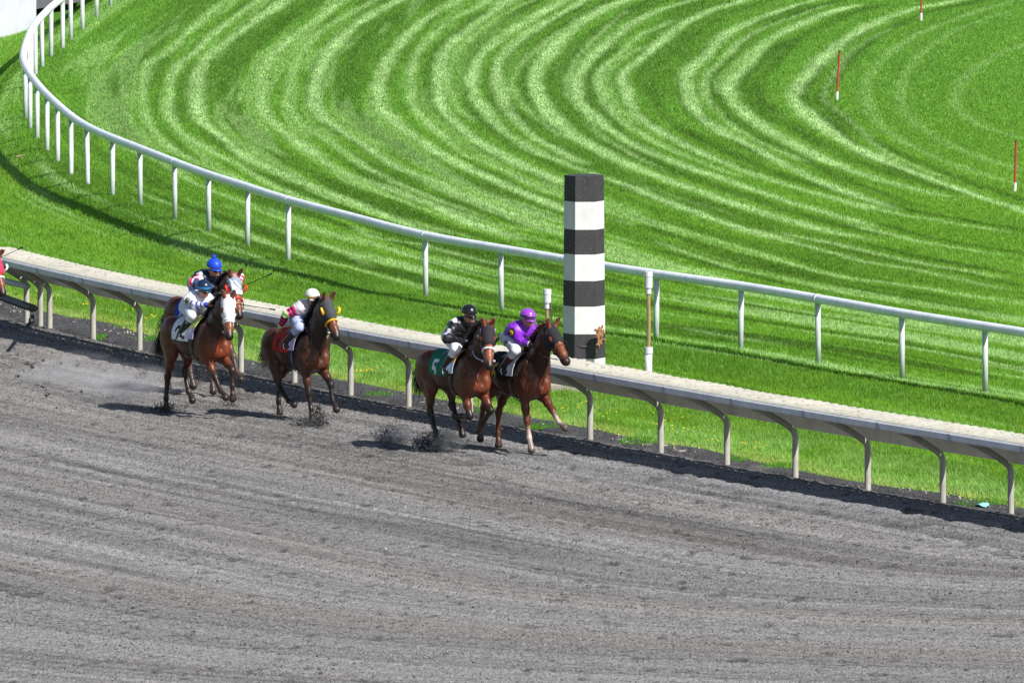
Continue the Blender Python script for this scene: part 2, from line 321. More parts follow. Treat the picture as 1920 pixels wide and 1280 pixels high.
speck = ((VN_[6](X*14, Y*8) > .86)&(VN_[1](X*.9, Y*.35) > .55)&(B < .55))[..., None]
mar = np.where(speck, rgb(.34, .30, .26), mar)
paleg = (sstep(.62, .75, fbm(X*.55+40, Y*.28, 3, 2))*sstep(.75, .3, B))[..., None]; mar = mar*(1-paleg)+rgb(.26, .235, .21)*paleg*(.5+.8*h_fine[..., None]/1.4)
wmar = sstep(.35, -.15, D+.25*(fbm(S*.8, D*3, 1, 2)-.5))[..., None]
col = col*(1-wmar)+mar*wmar
idx = -np.ones(X.shape, dtype=np.int64); nx, ny = X.shape
q = keep[:-1, :-1] & keep[1:, :-1] & keep[:-1, 1:] & keep[1:, 1:]
# skip what lies well outside the view
vis = (np.abs(X) < (Y*.0337+2.3)); q &= vis[:-1, :-1]
used = np.zeros(X.shape, bool)
for a_, b_ in ((0, 0), (1, 0), (0, 1), (1, 1)): used[a_:nx-1+a_, b_:ny-1+b_] |= q
idx[used] = np.arange(used.sum()); i, j = np.nonzero(q)
F = np.stack([idx[i, j], idx[i+1, j], idx[i+1, j+1], idx[i, j+1]], 1)
m_dirt, t, b = nodes('harrowed_sand', .95, .12)
a = t.nodes.new('ShaderNodeAttribute'); a.attribute_name = 'Col'; tr = t.nodes.new('ShaderNodeAttribute'); tr.attribute_name = 'track'
tc = t.nodes.new('ShaderNodeTexCoord').outputs['Object']
mp = t.nodes.new('ShaderNodeMapping'); mp.inputs['Scale'].default_value = (1, .22, 1); t.links.new(tc, mp.inputs[0])
n1 = noise(t, 30, 5, .8, mp.outputs[0]); n2 = noise(t, 75, 2, .6, mp.outputs[0])
c = mul(t, a.outputs['Color'], ramp(t, n1, [(.36, (.18,)*3), (.45, (.80,)*3), (.60, (1.36,)*3)]))
c = mul(t, c, ramp(t, n2, [(.3, (.78,)*3), (.7, (1.15,)*3)]))
t.links.new(c, b.inputs['Base Color']); bump(t, b, n1, .5, .012)
o = fast_mesh('dirt_track', np.stack([X[used], Y[used], Z[used]], 1), F, m_dirt, None, col[used], False, np.stack([S[used], D[used]], 1)); tag(o, kind='structure')
Zd = Z; X0d, Y0d = X[0, 0], Y[0, 0]
def z_dirt(x, y):
    u = np.clip((x-X0d)/dx, 0, Zd.shape[0]-2).astype(int); v = np.clip((y-Y0d)/dy, 0, Zd.shape[1]-2).astype(int); return Zd[u, v]
del X, Y, D, B, S, h_big, h_mid, h_fine, groove, pit, col, mar, idx

# turf soil sheet
X, Y = np.meshgrid(np.arange(-17, 17, .22), np.arange(222, 356, .4), indexing='ij'); B = d_bnd(X, Y); Zt = z_turf(X, Y)-.004
keep = B < .25; q = keep[:-1, :-1] & keep[1:, :-1] & keep[:-1, 1:] & keep[1:, 1:]; Zt = np.where(B > 0, -.035, Zt)
idx = np.arange(X.size).reshape(X.shape); i, j = np.nonzero(q); F = np.stack([idx[i, j], idx[i+1, j], idx[i+1, j+1], idx[i, j+1]], 1)
m_soil, t, b = nodes('turf_soil', .95, .05); tc = t.nodes.new('ShaderNodeTexCoord').outputs['Object']
t.links.new(ramp(t, noise(t, 12, 4, .6, tc), [(.3, (.05, .15, .014)), (.7, (.08, .21, .025))]), b.inputs['Base Color'])
o = fast_mesh('turf', np.stack([X.ravel(), Y.ravel(), Zt.ravel()], 1), F, m_soil); tag(o, kind='structure')

# grass blades
m_grass = bpy.data.materials.new('grass_blades'); m_grass.use_nodes = True; t = m_grass.node_tree; t.nodes.remove(t.nodes['Principled BSDF'])
a = t.nodes.new('ShaderNodeAttribute'); a.attribute_name = 'Col'
df = t.nodes.new('ShaderNodeBsdfDiffuse'); tl = t.nodes.new('ShaderNodeBsdfTranslucent'); mx = t.nodes.new('ShaderNodeMixShader'); mx.inputs[0].default_value = .38
gl = t.nodes.new('ShaderNodeBsdfGlossy'); gl.inputs['Roughness'].default_value = .45; mx2 = t.nodes.new('ShaderNodeMixShader'); mx2.inputs[0].default_value = .015
t.links.new(a.outputs['Color'], df.inputs[0]); t.links.new(a.outputs['Color'], tl.inputs[0]); t.links.new(df.outputs[0], mx.inputs[1]); t.links.new(tl.outputs[0], mx.inputs[2])
t.links.new(mx.outputs[0], mx2.inputs[1]); t.links.new(gl.outputs[0], mx2.inputs[2]); t.links.new(mx2.outputs[0], t.nodes['Material Output'].inputs[0])
GCLEAR = gp(0, 14, ZT)[1]
TUFTS = [gp(px+random.uniform(-6, 6), py, ZT)[:2] for px, py in TPOST]+[gp(px, py)[:2] for px, py in ((1350, 655), (1525, 672), (1060, 738), (1130, 738), (1216, 743), (1026, 735))]
def grass_field(n, ylo, yhi, hs, ws):
    y = RNG.uniform(ylo, yhi, n); x = RNG.uniform(-1, 1, n)*(y*.0337+1.6)
    B = d_bnd(x, y); T = d_turf(x, y)
    ragged = .35*(fbm(x*2.2, y*1.1, 4, 3)-.5)+.08*RNG.normal(size=n)
    ok = (B+ragged < 0) & ~((y > GCLEAR) & (x < gp(135, 14, ZT)[0]) & (T > .9)); x, y, B, T = x[ok], y[ok], B[ok], T[ok]; n = len(x)
    st = samp(stripe, x, y, GS); dk = samp(darkb, x, y, GS)
    st = np.clip(st*(.82+.36*fbm(x*3, y*1.5, 1, 2)), 0, 1.25)
    h = hs*RNG.uniform(.55, 1.25, n); wv = ws*RNG.uniform(.6, 1.3, n)
    Ts = ds('turf', x, y); ln = fbm(T*2.1+.5*VN_[3](Ts*.15, T*.2), Ts*.055, 5, 3, 2.1, .65); ln2 = VN_[6](T*1.1+3, Ts*.02)
    reg = sstep(-13, -5, T)*(1-.5*sstep(270, 300, y)); reg = np.where(T > .5, .75, reg)
    dk = np.maximum(dk, sstep(.50, .36, ln)*.95*reg); st = np.maximum(st, sstep(.54, .68, ln)*.62*reg*np.where(T > 1.2, .35, 1))
    dk = np.maximum(dk, .5*sstep(.6, .8, ln2)*sstep(-20, -12, T)*sstep(0, -.6, B))
    rough = sstep(.3, 1.0, T)                        # unmown-looking bank outside the rail
    tuft = fbm(x*1.5, y*.9, 6, 3); h *= 1+.9*rough*(tuft-.25); h *= (1-.2*np.clip(st, 0, 1))
    for tx, ty in TUFTS:
        dq = np.hypot(x-tx, (y-ty)*.8); h = h*(1+1.3*np.exp(-(dq/.13)**2))
    a = RNG.uniform(0, 2*np.pi, n); lean = h*RNG.uniform(.1, .6, n); la = RNG.uniform(0, 2*np.pi, n)
    z = z_turf(x, y)
    base = np.stack([x, y, z-.004], 1); u = np.stack([np.cos(a), np.sin(a), 0*a], 1)*wv[:, None]/2
    tip = base+np.stack([lean*np.cos(la), lean*np.sin(la), h], 1)
    V = np.stack([base-u, base+u, tip], 1).reshape(-1, 3); F = np.arange(3*n).reshape(-1, 3)
    # colour: what each blade is (species, mowing, dryness)
    lo = rgb(.138, .325, .022); hi = rgb(.242, .485, .042); v = np.clip(fbm(x*.6, y*.35, 3, 3)*.8+fbm(x*5, y*3, 2, 2)*.5-.15+RNG.normal(size=n)*.07, 0, 1)[:, None]
    c = lo*(1-v)+hi*v
    yel = sstep(.48, .72, fbm(x*.4+9, y*.2, 5, 3))[:, None]; c = c*(1-.45*yel)+rgb(.18, .38, .02)*.45*yel
    far = sstep(250, 330, y)[:, None]; c = c*(1-.5*far)+rgb(.155, .365, .062)*.5*far
    c *= (1-.60*np.clip(dk, 0, 1)*(1-.35*rough))[:, None]
    s_ = np.clip(st, 0, 1)[:, None]; c = c*(1-s_)+rgb(.60, .84, .36)*s_
    dr = (sstep(-.75, -.05, B+.5*(fbm(x*.7, y*.4, 7, 3)-.5)))[:, None]; c = c*(1-.75*dr)+rgb(.50, .54, .15)*.75*dr
    nearb = (sstep(-3.6, -.9, B)*sstep(.42, .62, fbm(x*.9, y*.3, 1, 3)))[:, None]; c = c*(1-.5*nearb)+rgb(.38, .60, .17)*.5*nearb
    c = c*RNG.uniform(.84, 1.14, n)[:, None]*(.76+.48*np.clip(fbm(x*7.5, y*2.2, 1, 3), .2, .8))[:, None]
    bank = (rough*sstep(.42, .66, fbm(x*1.6, y*.6, 2, 3)))[:, None]; c = c*(1-.28*bank)+rgb(.26, .42, .035)*.28*bank
    dead = RNG.random(n) < .006; c[dead] = rgb(.34, .38, .14)
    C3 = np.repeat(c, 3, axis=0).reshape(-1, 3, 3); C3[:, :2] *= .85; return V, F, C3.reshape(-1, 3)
QUAL = 1.0
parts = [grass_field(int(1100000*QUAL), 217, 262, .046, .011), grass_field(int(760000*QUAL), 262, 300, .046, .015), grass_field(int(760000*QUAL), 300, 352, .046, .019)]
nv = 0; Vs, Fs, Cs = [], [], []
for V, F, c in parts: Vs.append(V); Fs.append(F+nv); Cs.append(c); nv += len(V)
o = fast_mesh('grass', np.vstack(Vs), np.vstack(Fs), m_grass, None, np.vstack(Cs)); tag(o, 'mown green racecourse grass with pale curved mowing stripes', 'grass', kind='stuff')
del parts, Vs, Fs, Cs
# low weeds on the dirt margin
WV, WF, WC = [], [], []
for (px, py, rx, ry, n) in ((190, 633, .10, .5, 500), (285, 637, .30, .55, 1500), (1200, 828, .32, .7, 2200), (1378, 863, .18, .4, 900), (1462, 876, .28, .6, 1300), (1845, 943, .42, .6, 1600), (690, 712, .25, .5, 500), (712, 740, .25, .4, 500), (905, 772, .2, .4, 500), (1015, 800, .3, .4, 900), (235, 614, .2, .4, 300)):
    c0 = gp(px, py); r = np.sqrt(RNG.random(n)); a = RNG.uniform(0, 6.28, n); x = c0[0]+rx*r*np.cos(a); y = c0[1]+ry*r*np.sin(a)
    h = RNG.uniform(.02, .06, n); aa = RNG.uniform(0, 6.28, n); u = np.stack([np.cos(aa), np.sin(aa), 0*aa], 1)*.008
    bs = np.stack([x, y, 0*x-.005], 1); tp = bs+np.stack([RNG.normal(size=n)*.02, RNG.normal(size=n)*.02, h], 1)
    WF.append(np.arange(3*n).reshape(-1, 3)+sum(len(v) for v in WV)); WV.append(np.stack([bs-u, bs+u, tp], 1).reshape(-1, 3))
    WC.append(np.repeat(rgb(.10, .30, .02)*RNG.uniform(.6, 1.3, n)[:, None], 3, axis=0))
o = fast_mesh('ground_cover', np.vstack(WV), np.vstack(WF), m_grass, None, np.vstack(WC)); tag(o, 'low green weeds creeping over the dark dirt margin', 'weeds', kind='stuff')
# dandelions (uncountable specks of yellow at this size, scattered in drifts)
dan = MB(); 
for (px, py, sx, n) in ((160, 571, 12, 9), (288, 600, 14, 9), (215, 562, 10, 3), (68, 547, 5, 2), (240, 585, 10, 3), (672, 700, 22, 12), (690, 694, 12, 6), (1080, 766, 30, 5), (1110, 775, 60, 9), (1200, 787, 50, 9), (1320, 808, 50, 7), (1420, 838, 30, 6), (1262, 800, 40, 6), (1330, 830, 20, 3), (100, 558, 20, 3)):
    for _ in range(n):
        p = gp(px+random.gauss(0, sx*.6), py+random.gauss(0, 3)); 
        if d_bnd(p[0], p[1]) > -.05: continue
        zz = float(z_turf(p[0], p[1]))+.05; r = random.uniform(.012, .022)
        V = [(p[0]+r*math.cos(k*1.047), p[1]+r*math.sin(k*1.047), zz) for k in range(6)]+[(p[0], p[1], zz+.6*r), (p[0], p[1], zz-.4*r)]
        dan.add(V, [[k, (k+1) % 6, 6] for k in range(6)]+[[(k+1) % 6, k, 7] for k in range(6)], (.75, .50, .01))
        dan.tube([(p[0], p[1], zz-.06), (p[0], p[1], zz)], .002, 3, (.1, .25, .03))
tag(dan.build('dandelions', M_cloth), 'yellow dandelions scattered in the grass along the dirt margin', 'flowers', kind='stuff')
# loose clods and grains on the track
def rocks(P, R, cols, seed=3):
    r = np.random.default_rng(seed); n = len(P)
    base = np.array([[1, 0, 0], [-1, 0, 0], [0, 1, 0], [0, -1, 0], [0, 0, 1], [0, 0, -1]], float)
    V = base[None]*(R[:, None, None]*r.uniform(.55, 1.25, (n, 6, 1)))+r.normal(size=(n, 6, 3))*R[:, None, None]*.2+P[:, None, :]
    f = np.array([[0, 2, 4], [2, 1, 4], [1, 3, 4], [3, 0, 4], [2, 0, 5], [1, 2, 5], [3, 1, 5], [0, 3, 5]])
    return V.reshape(-1, 3), (f[None]+6*np.arange(n)[:, None, None]).reshape(-1, 3), np.repeat(cols, 6, axis=0)
m_clod = vcol_mat('soil_clod', .95, .1, .3, 60, .3)
n = 120000; y = RNG.uniform(197, 268, n); x = RNG.uniform(-1, 1, n)*(y*.0337+1.); k = d_bnd(x, y) > .02; x, y = x[k], y[k]; n = len(x)
clump = fbm(x*1.2, y*.7, 2, 3); k = clump > RNG.uniform(.25, .62, n); x, y = x[k], y[k]; n = len(x)
R = .004+.009*RNG.random(n)**3+.016*(RNG.random(n) < .02)*RNG.random(n)
dD = d_dirt(x, y); cc = np.where((dD < 0)[:, None], rgb(.075, .075, .08), rgb(.10, .099, .10))*RNG.uniform(.45, 1.35, n)[:, None]; wh = RNG.random(n) < .006; cc[wh] = rgb(.6, .58, .55)
V, F, c = rocks(np.stack([x, y, z_dirt(x, y)+R*.45], 1), R, cc); o = fast_mesh('soil_clods', V, F, m_clod, None, c); tag(o, 'loose dark grains and clods of sand lying on the harrowed track', 'dirt', kind='stuff')
# wood chips and gravel on the margin
n = 30000; y = RNG.uniform(218, 275, n); x = RNG.uniform(-1, 1, n)*(y*.0337+.6); B = d_bnd(x, y); k = (B > -.15) & (B < .40+.3*fbm(x*.6, y*.3, 6, 2)) & (fbm(x*.8+5, y*.4, 3, 3) > RNG.uniform(.42, .68, n)); x, y = x[k], y[k]; n = len(x)
R = RNG.uniform(.007, .022, n); cc = rgb(.44, .38, .32)*RNG.uniform(.5, 1.35, n)[:, None]
V, F, c = rocks(np.stack([x, y, np.maximum(z_dirt(x, y), -.02)+R*.45], 1), R, cc, 5); o = fast_mesh('gravel', V, F, m_clod, None, c); tag(o, 'pale wood chips and gravel between the grass and the dark margin', 'gravel', kind='stuff')

# ------------------------------------------------------------ turf rail (white running rail)
def frame_at(curve, s):
    d = np.r_[0, np.cumsum(np.linalg.norm(np.diff(curve, axis=0), axis=1))]; i = np.clip(np.searchsorted(d, s)-1, 0, len(curve)-2)
    T = curve[i+1]-curve[i]; T /= np.linalg.norm(T); return curve[i]+T*(s-d[i]), T
tr_ = empty('running_rail', (*rail3[3, :2], 0))
def local(P, o): return np.asarray(P)-np.array(o.location)
mb = MB(); mb.tube(local(rail3, tr_), .076, 14); mb.build('top_rail', M_white, tr_, True)
rl = np.array([gp(x, y, RAILZ)[:2] for x, y in TRAIL])
mbj = MB()
for (px) in (538, 800, 326, 1539, 134):
    k = min(range(len(TRAIL)), key=lambda i: abs(TRAIL[i][0]-px)+(999 if TRAIL[i][1] < 100 else 0)); p = rl[k]
    j = np.argmin(np.linalg.norm(tcurve-p, axis=1)); mj = MB(); T = rail3[j+1]-rail3[j]; T = T/np.linalg.norm(T)
    mj.tube(local([rail3[j]-T*.05, rail3[j]+T*.05], tr_), .0785, 14); mj.build('rail_sleeve', M_white, tr_, True)
for px, py in TPOST:
    p = gp(px, py-2, ZT)
    # the post stands under the rail: snap to the rail line
    j = np.argmin(np.linalg.norm(tcurve-p[:2], axis=1)); q = tcurve[j]
    p2 = gp(px, 600, ZT); d = ray(px, py); d2 = d[:2]/np.linalg.norm(d[:2])
    # crossing of the viewing line with the rail plan near this spot
    seg = tcurve[max(0, j-12):j+13]; off = (seg[:, 0]*d2[1]-seg[:, 1]*d2[0]); m = np.argmin(np.abs(off)); q = .75*seg[m]+.25*p[:2] if abs(off[m]) < .12 else (tcurve[j]*.85+p[:2]*.15)
    z0 = float(z_turf(q[0], q[1])); mb = MB(); lx = random.gauss(0, .006)
    top = np.array([tcurve[j][0] if abs(off[m]) >= .12 else seg[m][0], tcurve[j][1] if abs(off[m]) >= .12 else seg[m][1], RAILZ-.05])
    bot = np.array([q[0]+lx, q[1], z0-.05])
    mb.tube(local([bot, bot*.5+top*.5, top], tr_), .046, 12); mb.build('post', M_whitepost, tr_, True)
    mc = MB(); mc.tube(local([top-[0, 0, .05], top+[0, 0, .0]], tr_), .053, 12); mc.build('post_bracket', M_whitepost, tr_, True)
tag(tr_, 'white tubular rail on round posts curving around the mown turf', 'rail')

# ------------------------------------------------------------ dirt rail (gooseneck safety rail with cover)
dr = empty('safety_rail', (*dcurve[10], 0)); dlen = np.r_[0, np.cumsum(np.linalg.norm(np.diff(dcurve, axis=0), axis=1))]
def dfr(s):
    P, T = frame_at(dcurve, s); N = np.array([-T[1], T[0]])
    if d_dirt(*(P+N*.5)) < 0: N = -N
    return P, T, N
def sof(px, py):
    p = gp(px, py)[:2]; return dlen[np.argmin(np.linalg.norm(dcurve-p, axis=1))]
def at(s, o, z): P, T, N = dfr(s); q = P+N*o; return np.array([q[0], q[1], z])
post_s = [sof(*q) for q in DPOST]; s_a, s_b = post_s[4]-1.1, post_s[-1]
def strip(sa, sb, prof, step=.16, wob=0.):
    "profile [(offset, z)...] swept along the rail"
    ss = np.arange(sa, sb+1e-6, step); ss[-1] = sb; V = []; F = []; n = len(prof)
    for k, s in enumerate(ss):
        for m, (o, z) in enumerate(prof): V.append(at(s, o, z)-np.array(dr.location))
    for k in range(len(ss)-1):
        for m in range(n): F.append([k*n+m, k*n+(m+1) % n, (k+1)*n+(m+1) % n, (k+1)*n+m])
    F += [list(range(n))[::-1], [(len(ss)-1)*n+m for m in range(n)]]
    return V, F
OH, ZL = .76, 1.185
joints = [s_a]+[ (post_s[i]+post_s[i+1])/2+.55 for i in range(6, len(post_s)-1)]+[s_b]
for a, b_ in zip(joints[:-1], joints[1:]):
    V, F = strip(a+.008, b_-.008, [(OH, ZL), (OH+.022, ZL-.02), (OH+.022, ZL-.10), (OH, ZL-.12), (OH-.05, ZL-.12), (OH-.05, ZL-.1), (OH-.012, ZL-.1), (OH-.012, ZL)]); mb = MB(); mb.add(V, F); mb.build('rail_lip', M_lip, dr)
    V, F = strip(b_-.05, b_+.05, [(OH-.02, ZL+.004), (OH+.028, ZL-.015), (OH+.028, ZL-.105), (OH-.005, ZL-.126), (OH-.04, ZL-.126), (OH-.04, ZL-.01)], .05)
    mb = MB(); mb.add(V, F); mb.build('rail_joint', worn_mat('joint_steel', (.36, .38, .43), (.25, .26, .30), .5, 20) if a == joints[0] else bpy.data.materials['joint_steel'], dr)
# corrugated cover: ribs run across the rail, so its back edge is scalloped
ss = np.arange(s_a, s_b, .035); no = 9; V = []; F = []
for k, s in enumerate(ss):
    tex = .015*math.sin(2*math.pi*(s+.10*VN_[4](s*1.1, .5))/.26)*(.5+VN_[5](s*.9, 2.2)); wv = .02*(VN_[1](s*.7, 3.3)-.5)
    for m in range(no):
        u = m/(no-1); o = OH-.012+(-.80-.02*abs(math.sin(math.pi*s/.26)))*u
        V.append(at(s, o, ZL+.004+.03*math.sin(math.pi*min(u*1.2, 1))*.6+tex*min(1, u*2.4)*.8+wv*u)-np.array(dr.location))
for k in range(len(ss)-1):
    for m in range(no-1): F.append([k*no+m, (k+1)*no+m, (k+1)*no+m+1, k*no+m+1])
o = fast_mesh('cover', np.array(V), F, M_cover, dr, None, True); sm = o.modifiers.new('thickness', 'SOLIDIFY'); sm.thickness = .006
for a, b_ in zip(joints[:-1], joints[1:]):
    z0 = .745+random.uniform(-.012, .012); V, F = strip(a+.004, b_-.004, [(-.065, z0), (-.065, ZL-.03), (-.085, ZL-.03), (-.095, z0)]); mb = MB(); mb.add(V, F); mb.build('back_panel', M_panel, dr)
neck = [(0, -.1), (0, .3), (0, .55), (.0, .62), (.025, .69), (.09, .755), (.22, .84), (.40, .945), (.60, 1.04), (.73, 1.08)]
for k, s in enumerate(post_s):
    mb = MB(); mb.tube(local([at(s, o, z) for o, z in catmull(np.array(neck), 4)], dr), .048, 12); mb.build('gooseneck_post', M_post, dr, True)
tag(dr, 'low cream covered rail on bent beige posts along the dirt track', 'rail')
# gate tube and beam beyond the rail's end at the left edge
gt = empty('gate', tuple(gp(30, 592))); P1 = gp(60, 605); 
def lp(x, y, z): return gp(x, y, z)-np.array(gt.location)
mb = MB(); mb.tube([lp(-60, 605-122, .72), lp(10, 527, .72)+[0, 0, .0], lp(52, 537, .72)], .05, 10); mb.build('upper_tube', M_whitepost, gt, True)
mb = MB(); mb.tube([lp(-60, 537, .36), lp(0, 556, .36), lp(62, 578, .36)], .085, 8, sq=.8); mb.build('lower_beam', M_dark, gt)
mb = MB(); mb.tube([lp(60, 600, 0), lp(60, 600, .55)], .03, 8); mb.box(lp(61, 598, .30), (.06, .08, .14)); mb.box(lp(56, 600, .22), (.04, .05, .06)); mb.build('latch', M_dark, gt)
tag(gt, 'grey gate tube and dark beam behind the rail at the left edge', 'gate')

# ------------------------------------------------------------ striped finish post
fc = gp(1095, 728); FP = empty('striped_post', (fc[0], fc[1], 0)); rr = .345
zs = [(731-y)/117. for y in (735, 673, 626.5, 575, 527, 477.5, 431, 379, 331)]
rot = math.radians(3.5)
def hexr(z): r = rr*(1-.085*z/3.4); return [(r*math.cos(math.radians(60*k)+rot), r*math.sin(math.radians(60*k)+rot), z) for k in range(6)]
for i in range(8):
    z0, z1 = zs[i], zs[i+1]; V = []; n = 4
    for m in range(n+1): V += hexr(z0+(z1-z0)*m/n)
    F = [[m*6+k, m*6+(k+1) % 6, (m+1)*6+(k+1) % 6, (m+1)*6+k] for m in range(n) for k in range(6)]
    if i == 7: F.append([n*6+k for k in range(6)])
    mb = MB(); mb.add(V, F); o = mb.build('white_band' if i % 2 == 0 else 'black_band', M_bwhite if i % 2 == 0 else M_black, FP)
mb = MB(); mb.box((-.02, .0, .05), (1.05, 1.5, .16)); o = mb.build('footing', M_concrete, FP)
bv = o.modifiers.new('bevel', 'BEVEL'); bv.width = .015
# splintered hole low on the right-hand edge
mb = MB(); e0 = np.array(hexr(.86)[5]); e0z = .86
A0 = np.array(hexr(1.)[5][:2]); A1 = np.array(hexr(1.)[0][:2]); nrm = (A0+A1)/2; nrm /= np.linalg.norm(nrm); tg = (A1-A0)/np.linalg.norm(A1-A0)
for k in range(64):
    u = random.uniform(0, .28)*random.uniform(.4, 1); z = .84+max(-.15, min(.15, random.gauss(0, .075))); L = random.uniform(.05, .13); w_ = random.uniform(.010, .026)
    c0 = np.array([*(A0+tg*u), z]); d = np.array([nrm[0]*random.uniform(.0, .25)+tg[0]*random.uniform(-.4, .3), nrm[1]*random.uniform(.0, .25)+tg[1]*random.uniform(-.4, .3), random.uniform(-1, 1)]); d /= np.linalg.norm(d)
    mb.tube([c0-d*L*.3+np.array([*nrm, 0])*.01, c0+d*L*.2+np.array([*nrm, 0])*.03, c0+d*L*.6+np.array([*nrm, 0])*.025], [w_, w_*.8, .002], 4)
mb.build('splintered_edge', M_splinter, FP)
mb = MB()
for k in range(12):
    u = random.uniform(.01, .17); z = .83+random.gauss(0, .06); c0 = np.array([*(A0+tg*u+nrm*.012), z]); mb.box(c0, (.05, .02, random.uniform(.03, .08)), M=[[tg[0], nrm[0], 0], [tg[1], nrm[1], 0], [0, 0, 1]])
mb.build('broken_hole', M_dark, FP)
mb = MB(); c0 = np.array([*A0, .70])
for k in range(7):
    a = random.uniform(-.5, .35); tl_ = -np.array([math.cos(rot+math.radians(0)), math.sin(rot), 0])
    mb.tube([c0+[0, -.012, random.uniform(-.02, .02)], c0+tl_*random.uniform(.08, .30)+[0, -.02, a*.1]], [.014, .002], 4)
mb.build('dark_crack', M_dark, FP)
tag(FP, 'tall hexagonal black and white banded post with a splintered edge behind the rail', 'post')

# capped marker poles beside it
def pole(px, ytop, ybase, y1, y2, y3, label, cable=False):
    c0 = gp(px, ybase); s = 116.5; e = empty('marker_pole', (c0[0], c0[1], 0)); z = lambda y: (ybase-y)/s
    mb = MB(); mb.tube([(0, 0, -.05), (0, 0, z(y3+8))], .058, 14); mb.build('pipe_base', M_pvc, e, True)
    mb = MB(); mb.tube([(0, 0, z(y3+9)), (0, 0, z(y3-3))], .070, 14); mb.build('pipe_collar', M_pvc, e)
    mb = MB(); mb.tube([(0, 0, z(y3)), (.006, 0, z((y3+y2)/2)), (-.004, 0, z(y2))], .030, 8); mb.build('wooden_rod', M_wood, e)
    mb = MB(); mb.tube([(0, 0, z(y2+4)), (0, 0, z(y2-6)), (0, 0, z(y2-7)), (0, 0, z(y1+5)), (0, 0, z(y1+4)), (0, 0, z(ytop))], [.045, .045, .062, .062, .068, .066], 14); mb.build('cap', M_pvc, e)
    if cable:
        mb = MB(); mb.tube([(.04, -.03, z(y2-10)), (.07, -.03, z(y2+25)), (.05, -.03, z(y2+60))], .012, 6); mb.build('cable', M_dark, e)
    tag(e, label, 'pole', 'capped marker poles beside the striped post'); return e
pole(1216, 511, 741, 516, 548, 654, 'taller white capped wooden marker pole to the right of the striped post')
pole(1026, 543, 733, 548, 575, 690, 'white capped marker pole with a dangling cable to the left of the striped post', True)

# stakes in the infield
def stake(x0, y0, x1, y1, label, lean=0):
    b0 = gp(x1, y1, ZT); s = CAM_F/np.linalg.norm(b0-[0, 0, CAM_H]); h = (y1-y0)/s; dxw = (x0-x1)/s
    e = empty('stake', (b0[0], b0[1], ZT)); mb = MB(); k = .18
    mb.tube([(0, 0, -.03), (dxw*k, 0, h*k)], .027, 8, (.8, .78, .76)); mb.build('white_foot', M_stake, e)
    mb = MB(); mb.tube([(dxw*k, 0, h*k), (dxw*.55, .01, h*.6), (dxw, 0, h)], .022, 8, (.42, .06, .05)); mb.build('red_shaft', M_stake, e)
    mb = MB(); mb.tube([(dxw, 0, h), (dxw, 0, h+.05)], .023, 8, (.14, .07, .03)); mb.build('bare_top', M_stake, e)
    tag(e, label, 'stake', 'red and white stakes in the mown infield')
stake(1574, 99, 1569, 188, 'red stake with white foot leaning right in the mown infield')
stake(1905, 268, 1903, 359, 'red stake with white foot at the right edge of the photo')
stake(1728, -45, 1727, 40, 'red stake cut off by the top edge of the photo')

# white building at the top left, gravel beyond
wa = gp(-40, 73, -.06); wb = gp(32, 52, -.06); wc = gp(68, 41, -.06)
bl = empty('white_building', tuple(gp(32, 49, -.06)*np.array([1, 1, 0])))
def wall(name, p, q, th, z1, out):
    p = np.array(p); q = np.array(q); mb = MB(); n = np.array([-(q-p)[1], (q-p)[0], 0]); n /= np.linalg.norm(n); n *= th
    V = [p, q, q+n, p+n]; V = [np.array([*v[:2], -.3])-np.array([*bl.location[:2], 0]) for v in V]
    V2 = [v+[0, 0, z1+.3] for v in V]; mb.add(V+V2, [[0, 1, 5, 4], [1, 2, 6, 5], [2, 3, 7, 6], [3, 0, 4, 7], [4, 5, 6, 7]]); return mb.build(name, M_build, bl)
d_ = (wb-wa)/np.linalg.norm(wb-wa)
wall('wall', wa-d_*6, wb, 6., 2.9, None); wall('wall', wb+[.001, .03, 0], wc, 5.2, 2.88, None)
mb = MB(); mb.box((-2.2, 3.4, 2.98), (7, 7.5, .14)); mb.build('roof', M_build, bl)
tag(bl, 'plain white building standing behind the rail in the top left corner', 'building')
pts = [gp(60, 22, 0), gp(68, 15, 0), gp(90, 11, 0), gp(150, 2, 0), gp(175, -60, ZT), gp(-40, -60, ZT)]
m_gr, t, b = nodes('grey_gravel', .95, .05); tc = t.nodes.new('ShaderNodeTexCoord').outputs['Object']
t.links.new(ramp(t, noise(t, 14, 5, .7, tc), [(.3, (.07, .07, .075)), (.7, (.17, .165, .17))]), b.inputs['Base Color'])
V = np.array(pts); V[:, 2] = -.03; o = fast_mesh('path', V, [list(range(len(pts)))[::-1]], m_gr); tag(o, kind='structure')


# a scrap of turquoise litter and a twig
lt = gp(1842, 951); mb = MB(); 
Vl = []; nl = 10
for i in range(nl):
    a = 2*math.pi*i/nl; rr2 = .10+.02*math.sin(3*a); Vl.append((rr2*math.cos(a), rr2*1.5*math.sin(a)*1.2, .01+.02*math.sin(2*a)))
mb.add(Vl+[(0, 0, .045)], [[i, (i+1) % nl, nl] for i in range(nl)], (.25, .62, .58)); o = mb.build('litter', M_cloth); o.location = (lt[0], lt[1], .03); md = o.modifiers.new('thickness', 'SOLIDIFY'); md.thickness = .006
tag(o, 'crumpled turquoise scrap lying on the dark margin near the lower right rail posts', 'litter')
tw0 = gp(30, 296, 0); mb = MB(); mb.tube([(0, 0, .0), (.10, .05, .02), (.24, .08, .03)], [.02, .016, .008], 6, (.30, .20, .12)); mb.tube([(.10, .05, .02), (.15, .25, .04)], [.010, .004], 5, (.30, .20, .12))
o = mb.build('twig', M_stake); o.location = (tw0[0], tw0[1], float(z_turf(tw0[0], tw0[1]))+.045); tag(o, 'short brown twig lying on the grass outside the white rail at the left', 'twig')

